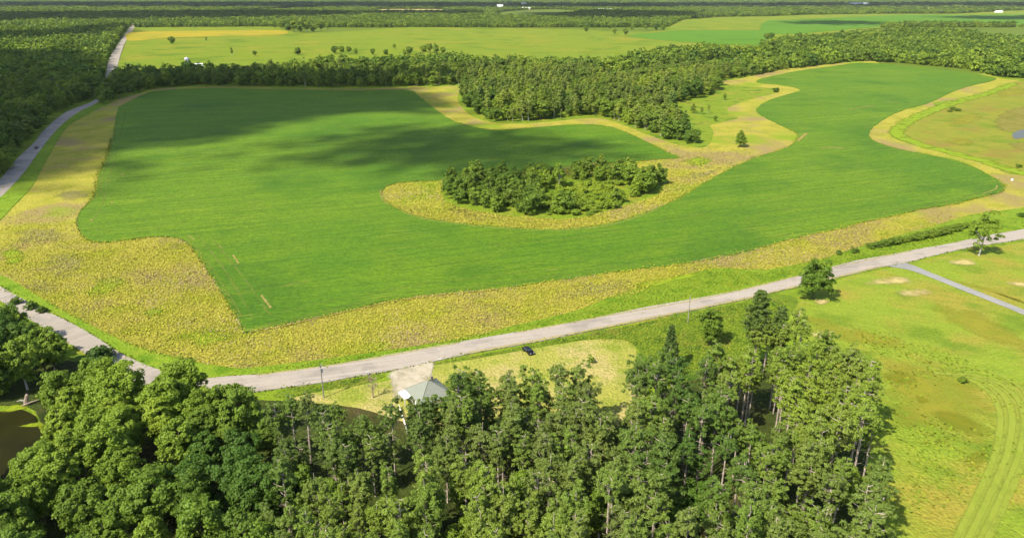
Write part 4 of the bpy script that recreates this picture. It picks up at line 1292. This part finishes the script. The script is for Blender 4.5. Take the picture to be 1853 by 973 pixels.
# far farms
for px, py, rz, L, W, H, rh, wl, rf, lab in (
        (706, 28, 10, 18, 10, 6, 4, 'white_wall', 'grey_roof', 'left farmhouse of the white farm beyond the far field'), (727, 28.5, -5, 38, 14, 6, 4, 'white_wall', 'grey_roof', 'long grey-roofed barn of the white farm beyond the far field'),
        (366, 31.5, 0, 12, 9, 5, 3, 'white_wall', 'white_roof', 'small white house in the trees behind the far field'), (430, 14, 8, 50, 20, 7, 4, 'white_wall', 'white_roof', 'white shed left of the long sand pit'),
        (528, 14.2, 0, 60, 30, 8, 5, 'white_wall', 'white_roof', 'pale building at the right end of the sand pit'), (586, 10.5, 0, 40, 30, 22, 6, 'white_wall', 'white_roof', 'tall white block on the horizon woods'),
        (577, 12.2, 0, 90, 25, 6, 3, 'white_wall', 'white_roof', 'low white sheds left of the tall white block'), (614, 6.5, 5, 40, 30, 18, 6, 'white_wall', 'white_roof', 'small white tower block far on the horizon'),
        (617, 11.2, 0, 60, 30, 9, 6, 'white_wall', 'white_roof', 'white farm buildings under the far tower'), (710, 12.5, -6, 90, 35, 9, 5, 'white_wall', 'white_roof', 'wide white barn in the middle of the horizon woods'),
        (687, 12.6, 0, 40, 20, 7, 4, 'white_wall', 'white_roof', 'white shed left of the wide white barn'), (1006, 6.5, 4, 150, 60, 16, 8, 'white_wall', 'white_roof', 'large bright white hall far off on the right'),
        (1100, 15.6, 8, 40, 18, 8, 5, 'white_wall', 'white_roof', 'white barn at the edge of the far right fields'), (1080, 11.4, 0, 110, 30, 7, 4, 'white_wall', 'white_roof', 'long pale shed row beyond the far right fields'),
        (1170, 15, 0, 36, 20, 7, 5, 'white_wall', 'white_roof', 'small white farm at the right end of the far fields'), (1146, 10.5, 0, 60, 22, 7, 4, 'white_wall', 'grey_roof', 'grey-roofed sheds on the far right horizon'),
        (870, 12.3, 0, 60, 20, 7, 4, 'white_wall', 'white_roof', 'pale shed beyond the striped far field')):
    p = ground(px, py)
    gable_house('barn' if L > 20 else 'farmhouse', (p.x, p.y, 0), R(rz), L, W, H, rh, M[wl], M[rf], lab, 'barn' if L > 20 else 'house')


# utility poles
def pole(px, py, h, label, lamp=False, rz=0.0):
    p = ground(px, py)
    t = empty('utility_pole', (p.x, p.y, 0), rz, label, 'utility pole')
    mb = MB()
    mb.tube([(0, 0, -.3), (0, 0, h)], [.17, .11], 8)
    mb.build('post', M['wood_pole'], t)
    if lamp:
        mb = MB()
        mb.lathe([(.3, h - 2.6), (.32, h - 2.5), (.32, h - 1.5), (.1, h - 1.4)], 12, (.38, 0, 0))
        mb.build('transformer', M['metal'], t)
    mb = MB()
    mb.box((0, 0, h - .5), (1.9, .12, .14))
    ca = mb.build('crossarm', M['wood_pole'], t)
    for x in (-.85, 0, .85):
        mb = MB()
        mb.lathe([(.05, h - .42), (.07, h - .36), (.03, h - .22)], 8, (x, 0, 0))
        mb.build('insulator', M['lamp_white'], ca)
    return t


pole(379.5, 466, 10.5, 'grey utility pole with a white transformer beside the front road near the junction', True, R(70))
pole(806, 377.5, 10, 'thin pale utility pole on the grass in front of the dark round tree', False, R(75))
pole(110, 112, 9, 'utility pole at the bend of the long road', False)


def mailbox(px, py, label):
    p = ground(px, py)
    t = empty('mailbox', (p.x, p.y, .1), .3, label, 'mailbox')
    mb = MB()
    mb.box((0, 0, .55), (.12, .12, 1.1))
    mb.build('post', M['wood_pole'], t)
    mb = MB()
    v, f = [], []
    for x in (-.35, .35):
        for q in range(7):
            v.append((x, .16 * math.cos(math.pi * q / 6), 1.15 + (.16 * math.sin(math.pi * q / 6)) + (.0 if 0 < q < 6 else -.05)))
    for q in range(6):
        f.append((q, q + 1, q + 8, q + 7))
    f += [tuple(range(7)), tuple(range(13, 6, -1)), (0, 7, 13, 6)]
    mb.add(v, f)
    mb.build('box', M['metal'], t)


mailbox(515.5, 424.5, 'pale mailbox at the right of the sandy driveway mouth')
mailbox(431, 439.8, 'dark mailbox on the verge left of the sandy driveway')


# cars
def car(px, py, head, paint, label):
    p = ground(px, py)
    t = empty('parked_car' if head < 0 else 'moving_car', (p.x, p.y, .26), head, label, 'car')
    prof = [(-2.3, .35), (-2.32, .75), (-2.2, .95), (-1.75, 1.0), (-1.15, 1.42), (.35, 1.44), (1.05, 1.02), (1.9, .92), (2.28, .72), (2.32, .38)]
    W = .9
    v, f = [], []
    for s in (-1, 1):
        for x, z in prof:
            ww = W if z < 1.05 else W - .22
            v.append((x, s * ww, z))
    n = len(prof)
    for i in range(n - 1):
        f.append((i, i + 1, n + i + 1, n + i))
    f += [(n - 1, 0, n, 2 * n - 1), tuple(range(n - 1, -1, -1)), tuple(range(n, 2 * n))]
    mb = MB()
    mb.add(v, f)
    b = mb.build('body', paint, t)
    mb = MB()
    mb.add([(.42, -.64, 1.44), (.42, .64, 1.44), (1.06, .80, 1.06), (1.06, -.80, 1.06)], [(0, 3, 2, 1)])
    mb.build('windscreen', M['glass'], t)
    mb = MB()
    mb.add([(-1.22, -.64, 1.43), (-1.22, .64, 1.43), (-1.76, .8, 1.04), (-1.76, -.8, 1.04)], [(0, 1, 2, 3)])
    mb.build('rear_window', M['glass'], t)
    for s in (-1, 1):
        for x0, x1 in ((-1.35, -.42), (-.34, .82)):
            mb = MB()
            mb.add([(x0, s * .885, 1.06), (x1, s * .885, 1.06), (min(x1, .38), s * .70, 1.40), (max(x0, -1.1), s * .70, 1.40)], [(0, 1, 2, 3)])
            mb.build('side_window', M['glass'], t)
        for x in (-1.42, 1.42):
            mb = MB()
            mb.tube([(x, s * .72, .1), (x, s * .94, .1)], [.33, .33], 14)
            wh = mb.build('wheel', M['tyre'], t)
            mb = MB()
            mb.tube([(x, s * .93, .1), (x, s * .955, .1)], [.19, .19], 10)
            mb.build('rim', M['rim'], wh)
        mb = MB()
        mb.box((2.26, s * .62, .72), (.14, .36, .14))
        mb.build('headlight', M['lamp_white'], t)
        mb = MB()
        mb.box((-2.28, s * .66, .82), (.1, .34, .16))
        mb.build('taillight', M['lamp_red'], t)
        mb = MB()
        mb.box((.82, s * 1.0, 1.08), (.18, .2, .13))
        mb.build('wing_mirror', paint, t)
    return t


d_ = ground(626, 416.5) - ground(612, 406)
car(619, 413, math.atan2(d_.y, d_.x), M['paint_black'], 'black car parked on the grass yard beside the front road')
d_ = ground(60, 158) - ground(30, 195)
car(43, 174, math.atan2(d_.y, d_.x), M['paint_dark'], 'dark car driving along the long road by the shaded wood')

# dead tree by the house, stump by the pond, white marker in the weeds
p = ground(437, 466)
t = empty('dead_tree', (p.x, p.y, 0), 0, 'bare brownish dead tree beside the sandy driveway', 'dead tree')
r_ = random.Random(4)
mb = MB()
mb.tube([(0, 0, -.2), (.1, 0, 2.5), (0, .1, 5.2), (.2, 0, 7.6)], [.22, .17, .1, .02], 6)
mb.build('trunk', M['dead'], t)
for i in range(26):
    z, an = r_.uniform(1.6, 7), r_.uniform(0, 6.28)
    L = (8.2 - z) * r_.uniform(.25, .5)
    mb = MB()
    mb.tube([(.05, .03, z), (math.cos(an) * L * .6, math.sin(an) * L * .6, z + L * .45), (math.cos(an) * L, math.sin(an) * L, z + L)], [.06, .04, .01], 4)
    for q in range(5):
        f_, a2 = r_.uniform(.3, .95), an + r_.uniform(-.9, .9)
        s_ = (math.cos(an) * L * f_, math.sin(an) * L * f_, z + L * f_ * .9)
        mb.tube([s_, (s_[0] + math.cos(a2) * .7, s_[1] + math.sin(a2) * .7, s_[2] + .6)], [.025, .008], 3)
    mb.build('branch', M['dead'], t)
p = ground(31, 474)
t = empty('dead_stump', (p.x, p.y, 0), 0, 'grey broken stump leaning at the pond edge', 'stump')
mb = MB()
mb.tube([(0, 0, -.2), (.2, .1, 1.4), (.7, .2, 3.0), (.8, .3, 3.4)], [.75, .6, .45, .1], 8)
mb.build('trunk', M['dead'], t)
mb = MB()
mb.tube([(.3, 0, 1.2), (-1.0, -.4, 1.8), (-1.9, -.6, 1.5)], [.3, .2, .05], 6)
mb.build('branch', M['palebark'], t)
p = ground(1186, 211.5)
t = empty('white_box', (p.x, p.y, .1), .4, 'small white box standing in the weeds near the marsh corner', 'box')
mb = MB()
mb.box((0, 0, .5), (1.0, .8, 1.0))
mb.build('body', M['white_wall'], t)
mb = MB()
mb.box((0, 0, 1.05), (1.12, .92, .1))
mb.build('lid', M['white_roof'], t)
# fallen birches at the pond
for px, py, a_, L in ((64, 470, .9, 8), (26, 476, .3, 5)):
    p = ground(px, py)
    o = MB()
    o.tube([(0, 0, .3), (math.cos(a_) * L * .5, math.sin(a_) * L * .5, 1.1), (math.cos(a_) * L, math.sin(a_) * L, 1.6)], [.22, .16, .04], 6)
    ob = o.build('fallen_log', M['dead'])
    ob.location = p
    tag(ob, 'long pale fallen trunk leaning out of the pond thicket' if L > 6 else 'short pale log lying on the pond algae beside the stump', 'log')

# ------------------------------------------------------------------ clouds: they stand high over the land, out of the frame, and shade it
CLOUD_Z = 1500.0
SHADE = [([(-260, 232), (-20, 222), (10, 203), (38, 168), (60, 146), (85, 126), (116, 112), (128, 92), (110, 74), (60, 68), (-60, 66), (-260, 68)], 1.0),
    # photo position, half-width and half-height in pixels, tilt, thickness of the shade 0..1
    ([(130, 176), (128, 160), (142, 112), (200, 98), (340, 98), (500, 98), (540, 98), (560, 93), (420, 92), (300, 91), (130, 92), (60, 70), (-200, 56), (-200, 215), (0, 215), (60, 205), (100, 205), (122, 205)], 1.0),
    ([(128, 172), (200, 165), (252, 158), (322, 141), (362, 128), (453, 131), (503, 137), (520, 130), (500, 110), (470, 98), (140, 98)], 1.0),
    ([(420, 168), (450, 155), (500, 150), (555, 160), (600, 158), (690, 165), (740, 172), (720, 186), (640, 196), (520, 205), (450, 200), (425, 185)], .62),
    ([(280, 172), (340, 168), (400, 170), (470, 178), (440, 190), (360, 188), (300, 184)], .3),
    ([(110, 205), (125, 186), (160, 180), (185, 192), (165, 204), (130, 208)], .6),
    ([(480, 158), (560, 160), (560, 150), (470, 145)], .35),
    ([(-300, 58), (40, 50), (130, 44), (145, 38), (150, 32), (60, 42), (-100, 44), (-300, 48)], .8),
    ([(-300, 27), (150, 25), (300, 23), (420, 20), (430, 15.5), (300, 14), (100, 16), (-300, 18)], .85),
    ([(925, 25.5), (960, 24), (1030, 25), (1050, 27.5), (1000, 29), (940, 28)], .75), ([(1100, 20.2), (1160, 18.6), (1260, 17.8), (1260, 22.5), (1150, 22.3)], 1.0),
    ([(420, 17.5), (560, 19), (560, 14.5), (470, 13.5)], .9), ([(620, 20), (700, 24), (800, 22), (820, 16), (700, 14), (620, 14)], .8),
    ([(-200, 9), (300, 9), (700, 10), (900, 9), (1300, 8.5), (1300, 4.2), (700, 5), (300, 3.5), (-200, 3.5)], .85),
]
rng = np.random.default_rng(3)
icov = None
bm = bmesh.new()
bmesh.ops.create_icosphere(bm, subdivisions=1, radius=1.0)
bm.verts.ensure_lookup_table()
icov = np.array([v.co[:] for v in bm.verts])
icof = np.array([[v.index for v in f.verts] for f in bm.faces])
bm.free()
off = np.array((SUNV.x, SUNV.y)) / SUNV.z * CLOUD_Z
allc, allr = [], []
for poly, dens in SHADE:
    P = np.array([tuple(ground(*p))[:2] for p in poly])
    lo, hi = P.min(0), P.max(0)
    far_ = np.hypot(*P.mean(0))
    rad = 6.0 if far_ < 1100 else (10.0 if far_ < 2200 else (18.0 if far_ < 4500 else 60.0))
    sp = rad * .82
    xs, ys = np.arange(lo[0] - 40, hi[0] + 40, sp), np.arange(lo[1] - 40, hi[1] + 40, sp)
    X, Y = np.meshgrid(xs, ys)
    X, Y = X.ravel() + rng.normal(size=X.size) * sp * .5, Y.ravel() + rng.normal(size=X.size) * sp * .5
    # ragged, soft edges: test jittered copies of each point
    soft = np.zeros(len(X))
    blur = 30.0 if far_ < 1100 else rad * 4
    wob = np.stack([np.sin(Y / 57) * 14 + np.sin(Y / 23 + X / 39) * 6, np.sin(X / 51) * 14 + np.sin(X / 27 - Y / 37) * 6], 1)
    for k in range(6):
        a = k * math.pi / 3
        soft += inside(P, X + wob[:, 0] + math.cos(a) * blur, Y + wob[:, 1] + math.sin(a) * blur)
    keep = rng.random(len(X)) < np.minimum(1, (soft / 6) ** 1.6 * 1.15) * dens
    c = np.stack([X[keep] + off[0], Y[keep] + off[1], np.full(keep.sum(), CLOUD_Z)], 1)
    dz = rng.normal(size=len(c)) * rad * 2
    c += np.array((SUNV.x, SUNV.y, SUNV.z)) * (dz / SUNV.z)[:, None]
    allc.append(c)
    allr.append(np.full(len(c), rad) * rng.uniform(.7, 1.25, len(c)))
c, r = np.concatenate(allc), np.concatenate(allr)
V = (c[:, None, :] + icov[None] * r[:, None, None]).reshape(-1, 3).astype(np.float32)
F = (np.arange(len(c))[:, None, None] * len(icov) + icof[None]).reshape(-1, 3).astype(np.int32)
me = bpy.data.meshes.new('clouds')
me.vertices.add(len(V))
me.vertices.foreach_set('co', V.ravel())
me.loops.add(F.size)
me.loops.foreach_set('vertex_index', F.ravel())
me.polygons.add(len(F))
me.polygons.foreach_set('loop_start', np.arange(0, F.size, 3, dtype=np.int32))
me.update(calc_edges=True)
me.materials.append(plain('cloud', (.85, .85, .86), 1.0, 0.0, var=.02, size=50))
o = bpy.data.objects.new('clouds', me)
COL.objects.link(o)
tag(o, kind='stuff')
print('cloud puffs', len(c), 'objects', len(SC.objects))

# ------------------------------------------------------------------ the air
mb = MB()
mb.box((0, 18000, 79), (90000, 48000, 162))
hz = mb.build('haze', None)
m = bpy.data.materials.new('haze')
m.use_nodes = True
m.node_tree.nodes.remove(m.node_tree.nodes['Principled BSDF'])
pv = m.node_tree.nodes.new('ShaderNodeVolumePrincipled')
pv.inputs['Color'].default_value = (.90, .94, 1.0, 1)
pv.inputs['Density'].default_value = 0.000016
m.node_tree.links.new(pv.outputs[0], m.node_tree.nodes['Material Output'].inputs['Volume'])
hz.data.materials.append(m)
tag(hz, kind='stuff')
